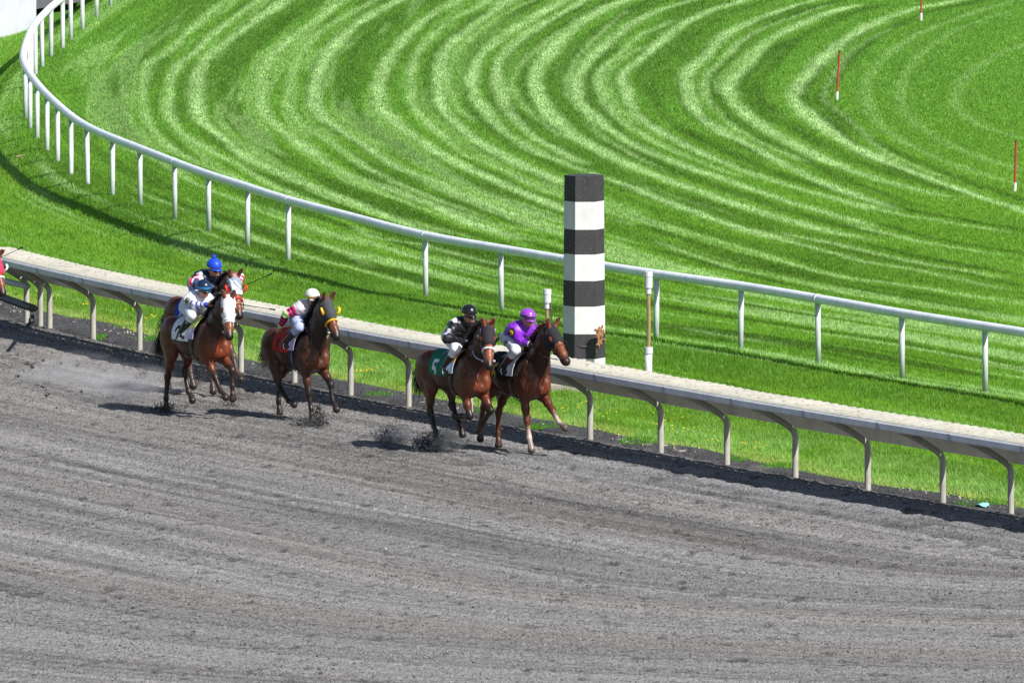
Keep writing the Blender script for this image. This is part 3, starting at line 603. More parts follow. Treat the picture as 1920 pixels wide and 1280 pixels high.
# ============================================================ organic bodies: blended solids -> one skin
def cap(a, b, ra, rb, sq=1., col=None, col2=None, g=''): return dict(t='c', a=np.array(a, float), b=np.array(b, float), ra=ra, rb=rb, sq=sq, col=col, col2=col2 if col2 is not None else col, g=g)
def ell(c, r, col=None, pitch=0., g=''): return dict(t='e', a=np.array(c, float), r=np.array(r, float), pitch=pitch, col=col, col2=col, g=g, ra=max(r), rb=max(r), b=np.array(c, float))
def pd(p, P):
    "distance of points P (n,3) to a solid, and position along it"
    if p['t'] == 'c':
        ab = p['b']-p['a']; L2 = ab@ab+1e-12; t = np.clip(((P-p['a'])@ab)/L2, 0, 1); q = P-(p['a']+t[:, None]*ab)
        q = q*np.array([1, 1/p['sq'], 1]); return (np.linalg.norm(q, axis=1)-(p['ra']+(p['rb']-p['ra'])*t))*min(1., p['sq']+.15), t
    q = P-p['a']
    if p['pitch']:
        c, s = math.cos(p['pitch']), math.sin(p['pitch']); q = np.stack([c*q[:, 0]+s*q[:, 2], q[:, 1], -s*q[:, 0]+c*q[:, 2]], 1)
    k0 = np.linalg.norm(q/p['r'], axis=1); k1 = np.linalg.norm(q/p['r']**2, axis=1)+1e-9; return k0*(k0-1)/k1, np.zeros(len(P))
def field(prims, P, k):
    d = np.full(len(P), 9.)
    for p in prims:
        e, _ = pd(p, P); kk = p.get('k', k); h = np.clip(kk-np.abs(d-e), 0, None)/kk; d = np.minimum(d, e)-h*h*kk*.25
    return d
def sdf_grid(prims, h, k, infl=0., cut=None, rough=0.):
    lo = np.min([np.minimum(p['a'], p['b'])-max(p['ra'], p['rb'])*max(1, p.get('sq', 1)) for p in prims], 0)-.05-infl
    hi = np.max([np.maximum(p['a'], p['b'])+max(p['ra'], p['rb'])*max(1, p.get('sq', 1)) for p in prims], 0)+.05+infl
    ax = [np.arange(lo[i], hi[i]+h, h) for i in range(3)]; V = np.full([len(a) for a in ax], 1.)
    for p in prims:
        m = max(p['ra'], p['rb'])*max(1, p.get('sq', 1))+k+infl+.02; a_ = np.minimum(p['a'], p['b'])-m; b_ = np.maximum(p['a'], p['b'])+m
        sl = tuple(slice(max(0, int((a_[i]-lo[i])/h)), int((b_[i]-lo[i])/h)+2) for i in range(3))
        G = np.meshgrid(*[ax[i][sl[i]] for i in range(3)], indexing='ij'); shp = G[0].shape
        e, _ = pd(p, np.stack([g_.ravel() for g_ in G], 1)); e = e.reshape(shp); d = V[sl]
        kk = p.get('k', k); hh = np.clip(kk-np.abs(d-e), 0, None)/kk; V[sl] = np.minimum(d, e)-hh*hh*kk*.25
    V = V-infl
    if rough:
        G = np.meshgrid(*ax, indexing='ij'); V = V+rough*(VN_[2](G[0]*22+G[2]*9, G[1]*22+G[2]*14)-.5)+rough*.6*(VN_[3](G[0]*9+40, G[2]*26+G[1]*8)-.5)
    if cut is not None:
        G = np.meshgrid(*ax, indexing='ij'); V = np.maximum(V, cut(*G))
    return V, lo, h
def surface_net(V, lo, h):
    S = V < 0; nx, ny, nz = V.shape; acc = np.zeros((nx-1, ny-1, nz-1, 3), np.float32); cnt = np.zeros((nx-1, ny-1, nz-1), np.float32)
    corners = [(a, b, c) for a in (0, 1) for b in (0, 1) for c in (0, 1)]
    def sub(A, o): return A[o[0]:nx-1+o[0], o[1]:ny-1+o[1], o[2]:nz-1+o[2]]
    for o in corners:
        for ax in range(3):
            if o[ax]: continue
            q = list(o); q[ax] = 1; a = sub(V, o); b = sub(V, q); m = sub(S, o) != sub(S, q)
            t = np.where(m, a/np.where(m, a-b, 1), 0); pos = [np.where(m, float(o[i]), 0) for i in range(3)]; pos[ax] = t*m
            for i in range(3): acc[..., i] += pos[i]
            cnt += m
    act = cnt > 0; idx = -np.ones(cnt.shape, np.int64); idx[act] = np.arange(act.sum())
    g = np.stack(np.nonzero(act), 1); Vt = (acc[act]/cnt[act][:, None]+g)*h+lo
    F = []
    for ax in range(3):
        u, v = [(1, 2), (2, 0), (0, 1)][ax]
        a = np.take(S, np.arange(S.shape[ax]-1), ax); b = np.take(S, np.arange(1, S.shape[ax]), ax); e = a != b
        pts = np.stack(np.nonzero(e), 1); ok = (pts[:, u] > 0) & (pts[:, v] > 0) & (pts[:, u] < idx.shape[u]) & (pts[:, v] < idx.shape[v]); pts = pts[ok]; fl = a[tuple(pts.T)]
        def at_(du, dv): q = pts.copy(); q[:, u] -= du; q[:, v] -= dv; return idx[tuple(q.T)]
        Q = np.stack([at_(1, 1), at_(0, 1), at_(0, 0), at_(1, 0)], 1); Q[~fl] = Q[~fl][:, ::-1]; F.append(Q)
    return Vt, np.vstack(F)
def tint(prims, V, sharp=.02, default=(.1, .1, .1)):
    W = np.zeros(len(V)); Cc = np.zeros((len(V), 3))
    for p in prims:
        if p['col'] is None: continue
        m = max(p['ra'], p['rb'])*max(1, p.get('sq', 1))+.12
        near = ((V > np.minimum(p['a'], p['b'])-m) & (V < np.maximum(p['a'], p['b'])+m)).all(1)
        if not near.any(): continue
        e, t = pd(p, V[near]); w_ = np.exp(-np.clip(e, -.05, 1)/sharp); t = (t*t*(3-2*t))[:, None]
        Cc[near] += w_[:, None]*(np.array(p['col'])*(1-t)+np.array(p['col2'])*t); W[near] += w_
    out = np.tile(np.array(default, float), (len(V), 1)); m = W > 1e-12; out[m] = Cc[m]/W[m][:, None]; return out
def skin(name, prims, mat, parent=None, h=.014, k=.05, infl=0., cut=None, colf=None, sharp=.02, rough=0., drop=None):
    V, lo, hh = sdf_grid(prims, h, k, infl, cut, rough); Vt, F = surface_net(V, lo, hh)
    c = tint(prims, Vt, sharp) if colf is None else colf(Vt)
    if drop is not None:
        bad = drop(Vt); F = F[~bad[F].any(1)]
    return fast_mesh(name, Vt, F, mat, parent, c, True)
def seg(p, ang, L, side=0.): a = math.radians(ang); return np.array([p[0]+L*math.sin(a), p[1]+side, p[2]-L*math.cos(a)])

GLY = {'5': [[(.8, 1), (.25, 1), (.2, .58), (.55, .62), (.8, .42), (.72, .12), (.4, 0), (.12, .1)]], '2': [[(.15, .8), (.35, 1), (.7, .98), (.82, .75), (.6, .42), (.12, 0), (.88, 0)]],
       '1': [[(.3, .8), (.55, 1), (.55, 0)], [(.3, 0), (.8, 0)]], '6': [[(.75, .95), (.4, .9), (.18, .5), (.2, .15), (.5, 0), (.8, .18), (.75, .45), (.45, .55), (.2, .38)]],
       '3': [[(.15, .9), (.5, 1), (.8, .8), (.5, .55), (.82, .25), (.5, 0), (.15, .1)]], '7': [[(.1, 1), (.85, 1), (.4, 0)]]}
def glyph(ch, u, v, w_=.09):
    "true where (u,v) in the unit box lies on the numeral's stroke"
    d = np.full(u.shape, 9.)
    for st in GLY[ch]:
        for (x0, y0), (x1, y1) in zip(st[:-1], st[1:]):
            ab = np.array([x1-x0, y1-y0]); t = np.clip(((u-x0)*ab[0]+(v-y0)*ab[1])/(ab@ab), 0, 1); d = np.minimum(d, np.hypot(u-x0-t*ab[0], (v-y0-t*ab[1])))
    return d < w_

def make_horse(spec):
    bc, dk = rgb(*spec['coat']), rgb(*spec['points']); fc_ = rgb(*spec.get('face', spec['coat'])); mid = bc*.72; leg = rgb(*spec.get('leg', spec['points']))
    HOOF = rgb(.035, .03, .028)*1.; bz = spec.get('bz', 0.); P = []
    Z = lambda f, l, z: np.array([f, l, z+bz])
    # trunk: bay tones, with sunlit pecs and rump, shaded flanks painted into the coat
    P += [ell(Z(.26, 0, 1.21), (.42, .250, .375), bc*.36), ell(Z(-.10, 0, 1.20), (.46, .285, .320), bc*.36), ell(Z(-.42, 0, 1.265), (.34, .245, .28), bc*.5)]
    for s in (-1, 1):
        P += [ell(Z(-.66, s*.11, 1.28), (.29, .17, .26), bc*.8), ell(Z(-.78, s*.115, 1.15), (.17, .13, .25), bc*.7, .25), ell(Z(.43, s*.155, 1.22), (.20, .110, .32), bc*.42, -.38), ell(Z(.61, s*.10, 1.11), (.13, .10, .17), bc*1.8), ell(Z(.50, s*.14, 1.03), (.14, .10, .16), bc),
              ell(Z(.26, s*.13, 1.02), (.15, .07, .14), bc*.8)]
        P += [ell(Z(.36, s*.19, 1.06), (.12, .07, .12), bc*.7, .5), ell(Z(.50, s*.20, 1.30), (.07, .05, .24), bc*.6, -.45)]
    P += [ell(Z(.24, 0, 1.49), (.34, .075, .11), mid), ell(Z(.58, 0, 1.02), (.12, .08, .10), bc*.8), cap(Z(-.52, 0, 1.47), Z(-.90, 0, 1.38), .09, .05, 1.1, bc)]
    # neck: dark bay, its shade also painted into the coat colour
    poll = Z(*[spec['poll'][0], 0, spec['poll'][1]-bz]); nb = Z(.46, 0, 1.33); d2 = poll-nb; nrm2 = np.array([-d2[2], 0, d2[0]])/np.linalg.norm(d2)
    pitch, yaw = math.radians(spec['pitch']), math.radians(spec.get('yaw', 0)); hd = np.array([math.cos(pitch)*math.cos(yaw), math.cos(pitch)*math.sin(yaw), -math.sin(pitch)])
    hn = np.array([math.sin(pitch)*math.cos(yaw), math.sin(pitch)*math.sin(yaw), math.cos(pitch)]); hs = np.cross(hn, hd)
    n1 = nb+d2*.38+nrm2*.015; n2 = nb+d2*.74+nrm2*.03; n3 = poll-hn*.05-hd*.02
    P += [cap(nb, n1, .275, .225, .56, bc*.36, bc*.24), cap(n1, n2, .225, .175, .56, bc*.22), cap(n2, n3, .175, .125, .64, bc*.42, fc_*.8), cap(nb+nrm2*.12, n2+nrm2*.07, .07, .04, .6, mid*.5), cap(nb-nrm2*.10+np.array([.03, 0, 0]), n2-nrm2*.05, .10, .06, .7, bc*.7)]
    # head
    q = lambda a, b=0., c=0.: poll+(hd*a+hn*b+hs*c)*1.16
    HP0 = len(P)
    P += [dict(cap(q(.0, -.01), q(.20, 0), .094, .094, .92, fc_), k=.04), dict(cap(q(.18, -.005), q(.42, -.012), .084, .062, .82, fc_), k=.03), dict(cap(q(.42, -.015), q(.55, -.022), .064, .058, .95, fc_, dk*1.6), k=.03)]
    for s in (-1, 1):
        P += [dict(ell(q(.13, -.10, s*.042), (.115, .045, .105), fc_*.9), k=.03), dict(cap(q(.15, .012, s*.088), q(.185, .008, s*.086), .024, .022, 1, dk), k=.02), dict(cap(q(.15, -.125, s*.03), q(.44, -.055, s*.018), .038, .028, 1, fc_*.7, dk*1.4), k=.03),
              dict(cap(q(.535, -.01, s*.036), q(.560, -.016, s*.036), .026, .022, 1, dk*.25), k=.015), dict(cap(q(-.02, .07, s*.055), q(-.05, .135, s*.08), .038, .036, .7, fc_), k=.03), dict(cap(q(-.05, .13, s*.075), q(-.035, .215, s*.085), .034, .009, .6, fc_, dk*1.5), k=.012)]
    P += [dict(cap(q(.48, -.075), q(.535, -.075), .032, .024, 1.2, dk*1.5), k=.025)]
    for p_ in P[HP0:]:
        if p_['t'] == 'c': p_['ra'] *= 1.16; p_['rb'] *= 1.16
        else: p_['r'] = p_['r']*1.16; p_['ra'] = p_['rb'] = max(p_['r'])
    # legs: upper forearms lightened, sunlight painted into the coat
    hoofs = []
    for nm, s in (('FR', -1), ('FL', 1)):
        a = spec['legs'][nm]; sh = Z(.50, s*.16, 1.14); el = Z(.42+.10*math.sin(math.radians(a[0])), s*.145, .935+.02*abs(math.sin(math.radians(a[0])))); sock = spec.get('socks', {}).get(nm)
        kn = seg(el, a[0], .38, -s*.015); fe = seg(kn, a[1], .27, -s*.01); pa = seg(fe, a[2]+18, .11); ho = seg(pa, a[2]+8, .08)
        lc = leg; c1 = rgb(*sock) if sock else lc
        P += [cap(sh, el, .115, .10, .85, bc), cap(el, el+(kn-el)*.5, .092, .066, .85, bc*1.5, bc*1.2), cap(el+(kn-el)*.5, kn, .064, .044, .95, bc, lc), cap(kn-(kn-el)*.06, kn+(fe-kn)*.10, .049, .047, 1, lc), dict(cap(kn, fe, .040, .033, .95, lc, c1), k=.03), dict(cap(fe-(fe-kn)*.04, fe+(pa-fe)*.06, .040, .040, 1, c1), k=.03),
              dict(cap(fe, pa, .034, .036, 1, c1), k=.02), dict(cap(pa, ho, .044, .062, 1, HOOF*(2.5 if sock else 1.)), k=.015)]; hoofs.append(ho[2])
        # tendon behind the cannon
        bk = np.array([-math.cos(math.radians(a[1])), 0, -math.sin(math.radians(a[1]))]); P += [dict(cap(kn+bk*.028, fe+bk*.024, .020, .022, 1, lc, c1), k=.025)]
    for nm, s in (('HR', -1), ('HL', 1)):
        a = spec['legs'][nm]; hp = Z(-.70, s*.125, 1.27); st = seg(hp, a[0], .34, s*.02); hk = seg(st, a[1], .40, -s*.02); fe = seg(hk, a[2], .36, 0); pa = seg(fe, a[3]+18, .11); ho = seg(pa, a[3]+8, .075); sock = spec.get('socks', {}).get(nm)
        lc = leg; c1 = rgb(*sock) if sock else lc; gb = st*.3+hk*.7
        bk = np.array([-math.cos(math.radians(a[2])), 0, -math.sin(math.radians(a[2]))])
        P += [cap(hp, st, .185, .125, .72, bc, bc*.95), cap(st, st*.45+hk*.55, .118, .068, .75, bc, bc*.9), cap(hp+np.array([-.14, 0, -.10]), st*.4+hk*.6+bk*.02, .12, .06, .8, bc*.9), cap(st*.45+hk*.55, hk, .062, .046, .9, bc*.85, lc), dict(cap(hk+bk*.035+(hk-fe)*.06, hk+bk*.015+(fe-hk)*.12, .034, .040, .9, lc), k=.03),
              cap(hk, hk+(fe-hk)*.1, .048, .045, 1, lc), dict(cap(hk, fe, .042, .034, .95, lc, c1), k=.03), dict(cap(hk+bk*.03, fe+bk*.024, .020, .022, 1, lc, c1), k=.025), dict(cap(fe-(fe-hk)*.03, fe+(pa-fe)*.06, .042, .041, 1, c1), k=.03), dict(cap(fe, pa, .035, .037, 1, c1), k=.02), dict(cap(pa, ho, .045, .060, 1, HOOF), k=.015)]; hoofs.append(ho[2])
    for p_ in P:
        if p_['col'] is not None: p_['col'] = np.array(p_['col'])*rgb(.86, .72, .66); p_['col2'] = np.array(p_['col2'])*rgb(.86, .72, .66)
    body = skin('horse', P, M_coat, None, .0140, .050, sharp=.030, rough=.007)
    # place
    O = spec['O']; body.location = (O[0], O[1], 0); body.rotation_euler[2] = spec['head']; body.scale = (spec['sc'],)*3
    if spec.get('contact'): body.location[2] = -(min(hoofs)-.045)*spec['sc']-.015
    trunk = P[:15]
    # things worn: children of the horse
    def drape(name, f0, f1, th0, th1, off, colf, mat, rim=None, skew=0., nf=44, nth=56):
        fs = np.linspace(f0, f1, nf); th = np.linspace(th0, th1, nth); FF, TT = np.meshgrid(fs, th, indexing='ij'); FF = FF+skew*np.abs(TT)/1.3
        ctr = np.stack([FF.ravel(), 0*FF.ravel(), np.full(FF.size, 1.22+bz)], 1); dr_ = np.stack([0*TT.ravel(), np.sin(TT.ravel()), np.cos(TT.ravel())], 1); lo_ = np.zeros(FF.size); hi_ = np.full(FF.size, .6)
        for _ in range(14):
            m_ = (lo_+hi_)/2; v_ = field(trunk, ctr+dr_*m_[:, None], .075); lo_ = np.where(v_ < 0, m_, lo_); hi_ = np.where(v_ < 0, hi_, m_)
        off_ = off+.006*(VN_[1](FF.ravel()*16, TT.ravel()*5)-.5)
        Vt = ctr+dr_*(lo_+off_)[:, None]; F = [[i*nth+j, (i+1)*nth+j, (i+1)*nth+j+1, i*nth+j+1] for i in range(nf-1) for j in range(nth-1)]
        arc = np.cumsum(np.r_[np.zeros((1, 3)), np.abs(np.diff(Vt.reshape(nf, nth, 3)[nf//2], axis=0))], 0); al = np.linalg.norm(np.diff(Vt.reshape(nf, nth, 3)[nf//2], axis=0), axis=1); al = np.r_[0, np.cumsum(al)]; al -= al[nth//2]
        Cc = colf(FF.ravel(), np.tile(al, nf), TT.ravel())
        o = fast_mesh(name, Vt, F, mat, body, Cc, True); md = o.modifiers.new('thickness', 'SOLIDIFY'); md.thickness = .006; md.offset = 1; return o
    sc_ = rgb(*spec['cloth']); nc = rgb(*spec['numc'])
    def cloth_col(f, a, th):
        c = np.tile(sc_, (len(f), 1))
        if spec.get('num'):
            gh = .30; gw = .20; f0 = -.33
            for s in (-1, 1):
                v = (.59-np.abs(a))/gh; u = (f-.0*np.abs(a)-f0)/gw if s < 0 else 1-(f-f0)/gw
                m = glyph(spec['num'], u, v, .10) & (np.sign(th) == s) & (v > -.2) & (v < 1.2); c[m] = nc
        edge = (np.abs(a) > .69); c[edge] = sc_*.8
        return c
    drape('saddle_cloth', -.42, .14, -1.66, 1.66, .016, cloth_col, M_cloth, nf=72, nth=150)
    t1 = rgb(*spec['pad1']); t2 = rgb(*spec['pad2'])
    drape('pad', .12, .33, -1.50, 1.50, .034, lambda f, a, th: np.where((np.abs(a) < .36)[:, None], t1, t2), M_cloth, skew=.0)
    drape('girth', .16, .24, -3.0, 3.0, .012, lambda f, a, th: np.tile(rgb(*spec.get('girth', (.01, .01, .012))), (len(f), 1)), M_leather, nf=5, nth=90)
    drape('saddle', -.14, .16, -.62, .62, .050, lambda f, a, th: np.tile(rgb(.02, .016, .014), (len(f), 1)), M_leather, nf=12, nth=20)
    # hood, noseband, cheek strap, bit, blinkers
    hp_ = [p for p in P if p in P[18:18+0]] 
    hood_pr = [dict(cap(q(.0, -.01), q(.20, 0), .094, .094, .92), k=.04), dict(cap(q(.18, -.005), q(.42, -.012), .084, .062, .82), k=.03)]+[dict(ell(q(.13, -.10, s*.042), (.115, .045, .105)), k=.03) for s in (-1, 1)]
    for p_ in hood_pr:
        if p_['t'] == 'c': p_['ra'] *= 1.16; p_['rb'] *= 1.16
        else: p_['r'] = p_['r']*1.16; p_['ra'] = p_['rb'] = max(p_['r'])
    hc = rgb(*spec['hood'])
    def cutf(X, Y, Zz):
        a = (X-poll[0])*hd[0]+(Y-poll[1])*hd[1]+(Zz-poll[2])*hd[2]; b = (X-poll[0])*hn[0]+(Y-poll[1])*hn[1]+(Zz-poll[2])*hn[2]
        return np.maximum(a-1.16*spec.get('hoodlen', .27), -a-.05)
    eyes = [q(.175, .015, s*.095) for s in (-1, 1)]
    def hcol(V):
        c = np.tile(hc, (len(V), 1))
        if spec.get('stars'):
            n_ = VN_[3](V[:, 0]*24+V[:, 2]*16, V[:, 1]*26+V[:, 2]*20); c[n_ > .72] = rgb(.75, .75, .78); c[n_ < .14] = rgb(.55, .03, .05)
        return c
    skin('hood', hood_pr, M_cloth, body, .008, .04, .011, cutf, hcol, drop=lambda V: np.min([np.linalg.norm((V-e), axis=1) for e in eyes], 0) < .056)
    def ring(name, a, col, r1, r2, th, mat=M_leather, up=0.):
        mb = MB(); pts = [q(a, -.035+up+r1*math.cos(x), r2*math.sin(x)) for x in np.linspace(0, 2*math.pi, 25)]; mb.tube(pts, th, 8, col, caps=False); return mb.build(name, mat, body, True)
    ring('noseband', .32, spec['nose'], .100, .074, .018 if max(spec['nose']) > .3 else .012, M_cloth)
    mb = MB()
    for s in (-1, 1):
        mb.tube(catmull([q(.02, .02, s*.095), q(.16, -.06, s*.092), q(.36, -.06, s*.062), q(.46, -.055, s*.055)], 4), .009, 6, spec['strap'])
        mb.tube([q(.45, -.055, s*.055+.018*s), q(.47, -.07, s*.055+.018*s)], .022, 8, (.45, .45, .45))
    mb.tube(catmull([q(.02, .02, -.095), q(.04, .085, 0), q(.02, .02, .095)], 4), .009, 6, spec['strap']); mb.build('bridle', M_leather, body, True)
    if spec.get('cups'):
        for s in (-1, 1):
            mb = MB(); e = q(.15, .015, s*.12); pts = [e+hd*.06*math.cos(x)+(hn*.85+hs*s*.5)*.066*math.sin(x) for x in np.linspace(-2.6, 2.2, 14)]; mb.tube(pts, .013, 7, spec['cups']); mb.tube([p_-hs*s*.018 for p_ in pts], .010, 6, spec['cups']); mb.build('blinker_cup', M_silk, body, True)
    # mane and tail as strands
    r = np.random.default_rng(spec['seed']); MV, MF = [], []
    def strands(name, roots, dirs, Ls, w_, grav, n_seg=5, col=(.012, .01, .01), wavy=.02):
        MV, MF, MC = [], [], []; c0 = 0
        for ro, di, L in zip(roots, dirs, Ls):
            p = ro.copy(); d = di/np.linalg.norm(di); sd = np.cross(d, r.normal(size=3)); sd /= np.linalg.norm(sd); cc = np.array(col)*r.uniform(.6, 1.7)
            for k_ in range(n_seg+1):
                ww = w_*(1-k_/(n_seg+.3)); MV += [p-sd*ww, p+sd*ww]; MC += [cc, cc]
                d = d+grav*(L/n_seg)+r.normal(size=3)*wavy*2; d /= np.linalg.norm(d); p = p+d*L/n_seg
            for k_ in range(n_seg): MF.append([c0+2*k_, c0+2*k_+1, c0+2*k_+3, c0+2*k_+2])
            c0 += 2*(n_seg+1)
        return fast_mesh(name, np.array(MV), MF, M_hair, body, np.array(MC))
    mc_ = spec.get('manec', (.012, .010, .010)); roots = []; dirs = []; n_ = 1000
    for _ in range(n_):
        t_ = r.random(); p_ = nb+(poll-nb)*t_; roots.append(p_+nrm2*(.275-.12*t_+.03*math.sin(math.pi*t_))+np.array([0, r.normal()*.008, 0])); dirs.append(np.array([-.55, r.choice([-1, -1, -1, 1])*r.uniform(.3, 1.1), .45])+r.normal(size=3)*.25)
    strands('mane', roots, dirs, r.uniform(.10, .22, n_), .008, np.array([-1.5, 0, -8.]), 4, mc_)
    roots, dirs = [], []; n_ = 420; dock = Z(-.97, 0, 1.36)
    for _ in range(n_): roots.append(dock+r.normal(size=3)*np.array([.02, .02, .03])+np.array([0, 0, -.05*r.random()])); dirs.append(np.array(spec.get('taild', (-.8, 0, .05)))+r.normal(size=3)*.13)
    strands('tail', roots, dirs, r.uniform(.40, .82, n_)*spec.get('taill', 1.), .008, np.array([-.25, 0, -2.3]), 8, mc_, .035)
    mb = MB(); mb.tube(catmull([Z(-.90, 0, 1.40), Z(-.99, 0, 1.37), Z(-1.06, 0, 1.28), Z(-1.10, 0, 1.14)], 4), [.045]*4+[.04]*4+[.028]*4+[.012], 8, bc*.6); mb.build('tail_dock', M_coat, body, True)
    tag(body, spec['label'], 'horse', 'racehorses galloping on the dirt track')
    spec.update(q=q, body=body, bzv=bz); return body

SK = (.52, .27, .18)
def make_jockey(hs_, js):
    body_h = hs_['body']; q = hs_['q']; bz = hs_['bzv']; A = lambda *a: np.array(a, float)
    hc = A(js['hat'][0], js.get('hatl', 0.), js['hat'][1]); P = []; hip0 = A(js['hip'][0], 0, js['hip'][1]); chest = hc+A(-.17, 0, -.19); 
    axis = chest-hip0; axis /= np.linalg.norm(axis)
    tor = [cap(hip0+axis*.04, hip0*.5+chest*.5+A(-.02, 0, .035), .135, .135, 1.25, g='t'), cap(hip0*.5+chest*.5+A(-.02, 0, .035), chest, .135, .14, 1.4, g='t'), cap(chest+A(0, -.13, .02), chest+A(0, .14, .02), .085, .085, g='t')]
    head_p = [cap(chest+A(.02, 0, .05), hc+A(.01, 0, -.07), .055, .052, g='n'), ell(hc+A(.012, 0, -.01), (.098, .078, .105), SK), ell(hc+A(.06, 0, -.075), (.052, .052, .055), SK), cap(hc+A(.110, 0, -.04), hc+A(.125, 0, -.068), .010, .015, col=tuple(x*1.05 for x in SK)), cap(hc+A(.10, -.02, -.105), hc+A(.10, .02, -.105), .010, .010, col=(.35, .10, .09))]
    for s in (-1, 1): head_p += [cap(hc+A(.0, s*.078, -.03), hc+A(-.005, s*.084, -.055), .014, .012, col=SK)]
    for p in head_p:
        p['k'] = .02
        if p['col'] is None: p['col'] = p['col2'] = SK
    arms = {}; legs = {}; hands = {}
    for nm, s in (('R', -1), ('L', 1)):
        sh = chest+A(.0, s*.165, .01); ha = A(*js['hand'+nm]); ebp = js.get('elb'+nm)
        if ebp is None:
            d = ha-sh; L = np.linalg.norm(d); L1, L2 = .27, .25
            if L > .50: ha = sh+d/L*.50; d = ha-sh; L = .50
            a_ = (L1*L1-L2*L2+L*L)/(2*L); h_ = math.sqrt(max(L1*L1-a_*a_, 0)); u = d/L; bend = A(-.2, s*.75, -.65); bend -= u*(bend@u); bend /= np.linalg.norm(bend); el = sh+u*a_+bend*h_
        else: el = A(*ebp)
        fd = (ha-el)/np.linalg.norm(ha-el); arms[nm] = [cap(sh, el, .068, .052, g='u'+nm), cap(el, ha-fd*.02, .050, .032, g='f'+nm)]
        # hand: palm, four bent fingers of different length, thumb from the side of the palm
        sd = np.cross(fd, A(0, 0, 1)); sd /= np.linalg.norm(sd); dn = np.cross(sd, fd); hp = [cap(ha, ha+fd*.055, .026, .028, col=SK)]
        for i, Lf in enumerate((.040, .046, .043, .034)):
            o_ = ha+fd*.065+sd*(.0195*(i-1.5)); k1 = o_+fd*Lf*.5-dn*.010; k2 = k1-dn*Lf*.55+fd*.004; k3 = k2-fd*Lf*.5-dn*.004; hp += [dict(cap(o_, k1, .0098, .0092, col=SK), k=.006), dict(cap(k1, k2, .0092, .0088, col=SK), k=.004), dict(cap(k2, k3, .0088, .0078, col=SK), k=.004)]
        th0 = ha+fd*.025+sd*(.024*(-s)); hp += [dict(cap(th0, th0+fd*.03+sd*(-s)*.016-dn*.012, .012, .0105, col=SK), k=.008), dict(cap(th0+fd*.03+sd*(-s)*.016-dn*.012, th0+fd*.05-dn*.034, .0105, .0085, col=SK), k=.006)]; hands[nm] = hp; js['h'+nm] = ha+fd*.075-dn*.02
        hipj = hip0+A(0, s*.095, 0); kn = A(js['knee'][0], s*.235, js['knee'][1]); ft = A(js['foot'][0], s*.265, js['foot'][1])
        legs[nm] = dict(th=cap(hipj, kn, .112, .072, g='h'+nm), sh=cap(kn, ft, .062, .042, g='s'+nm), ft=cap(ft+A(-.03, 0, -.03), ft+A(.15, 0, -.055), .042, .036, .85, g='b'+nm), kn=kn, ft0=ft)
    pel = [cap(hip0+A(-.03, -.06, -.01), hip0+A(-.03, .06, -.01), .125, .125, g='p')]
    for p in tor+pel+arms['R']+arms['L']+[legs[n][k] for n in 'RL' for k in ('th', 'sh', 'ft')]: p['col'] = p['col2'] = SK
    allp = tor+pel+head_p+arms['R']+arms['L']+[legs[n][k] for n in 'RL' for k in ('th', 'sh', 'ft')]+hands['R']+hands['L']
    def fc_col(V):
        c = tint(allp, V, .008); return c
    b = skin('person', allp, M_skin, None, .0085, .03, colf=fc_col)
    b.location = body_h.location; b.rotation_euler = body_h.rotation_euler; b.scale = body_h.scale
    shirt_c = js['shirt']
    def scol(V):
        best = np.full(len(V), 9.); lab = np.zeros(len(V), int); tt = np.zeros(len(V)); prs = tor+arms['R']+arms['L']
        for i, p in enumerate(prs):
            e, t = pd(p, V); m = e < best; best[m] = e[m]; lab[m] = i; tt[m] = t[m]
        return shirt_c(V, lab, tt, chest, hip0)
    skin('shirt', tor+arms['R']+arms['L'], M_silk, b, .0085, .05, .013, colf=scol, rough=.016)
    tr_c = rgb(*js.get('breeches', (.72, .74, .80)))
    knc = [dict(cap(legs[n]['sh']['a'], legs[n]['sh']['a']*.68+legs[n]['sh']['b']*.32, .060, .054)) for n in 'RL']
    def tcol(V):
        c = np.tile(tr_c, (len(V), 1))
        if js.get('trimside'): m = (V[:, 0] < hip0[0]-.06) & (V[:, 1] < 0); c[m] = rgb(*js['trimside'])
        if js.get('patchside'):
            e = hip0*.6+legs['R']['kn']*.4; m = (np.linalg.norm((V-e)*A(1, .3, 1.6), axis=1) < .085) & (VN_[1](V[:, 0]*60, V[:, 2]*60) > .35) & (V[:, 1] < -.08); c[m] = rgb(*js['patchside'])
        return c
    skin('trousers', pel+[legs['R']['th'], legs['L']['th']]+knc, M_cloth, b, .0095, .05, .012, colf=tcol, rough=.010)
    for n in 'RL':
        L = legs[n]; a0 = L['kn']*.72+L['ft0']*.28; bp = [cap(a0, L['ft0'], .057, .044, col=js.get('boottop', (.012, .011, .012)), col2=(.012, .011, .012)), dict(L['ft'], col=(.012, .011, .012), col2=(.012, .011, .012))]
        skin('boot', bp, M_leather, b, .010, .03, .010, sharp=.01)
        if js.get('gloves'): skin('glove', hands[n], M_cloth, b, .0075, .006, .0035, colf=lambda V: np.tile(rgb(*js['gloves']), (len(V), 1))*(.8+.5*VN_[2](V[:, 0]*70, V[:, 1]*70))[:, None])
    # helmet with peak, goggles
    hcx = rgb(*js['helmet']); bandc = js.get('band')
    hp = [ell(hc+A(-.008, 0, .035), (.142, .119, .122))]
    def hcut(X, Y, Z_): return (hc[2]+.012-.16*(X-hc[0]-.05))-Z_
    def hcolf(V):
        c = np.tile(hcx, (len(V), 1))
        if bandc: m = V[:, 2] < hc[2]+.045-.16*(V[:, 0]-hc[0]-.05); c[m] = rgb(*bandc)
        return c
    hm = skin('helmet', hp, M_gloss if js.get('shiny', 1) else M_silk, b, .008, .03, .0, hcut, hcolf)
    mb = MB(); pk = []; n_ = 14
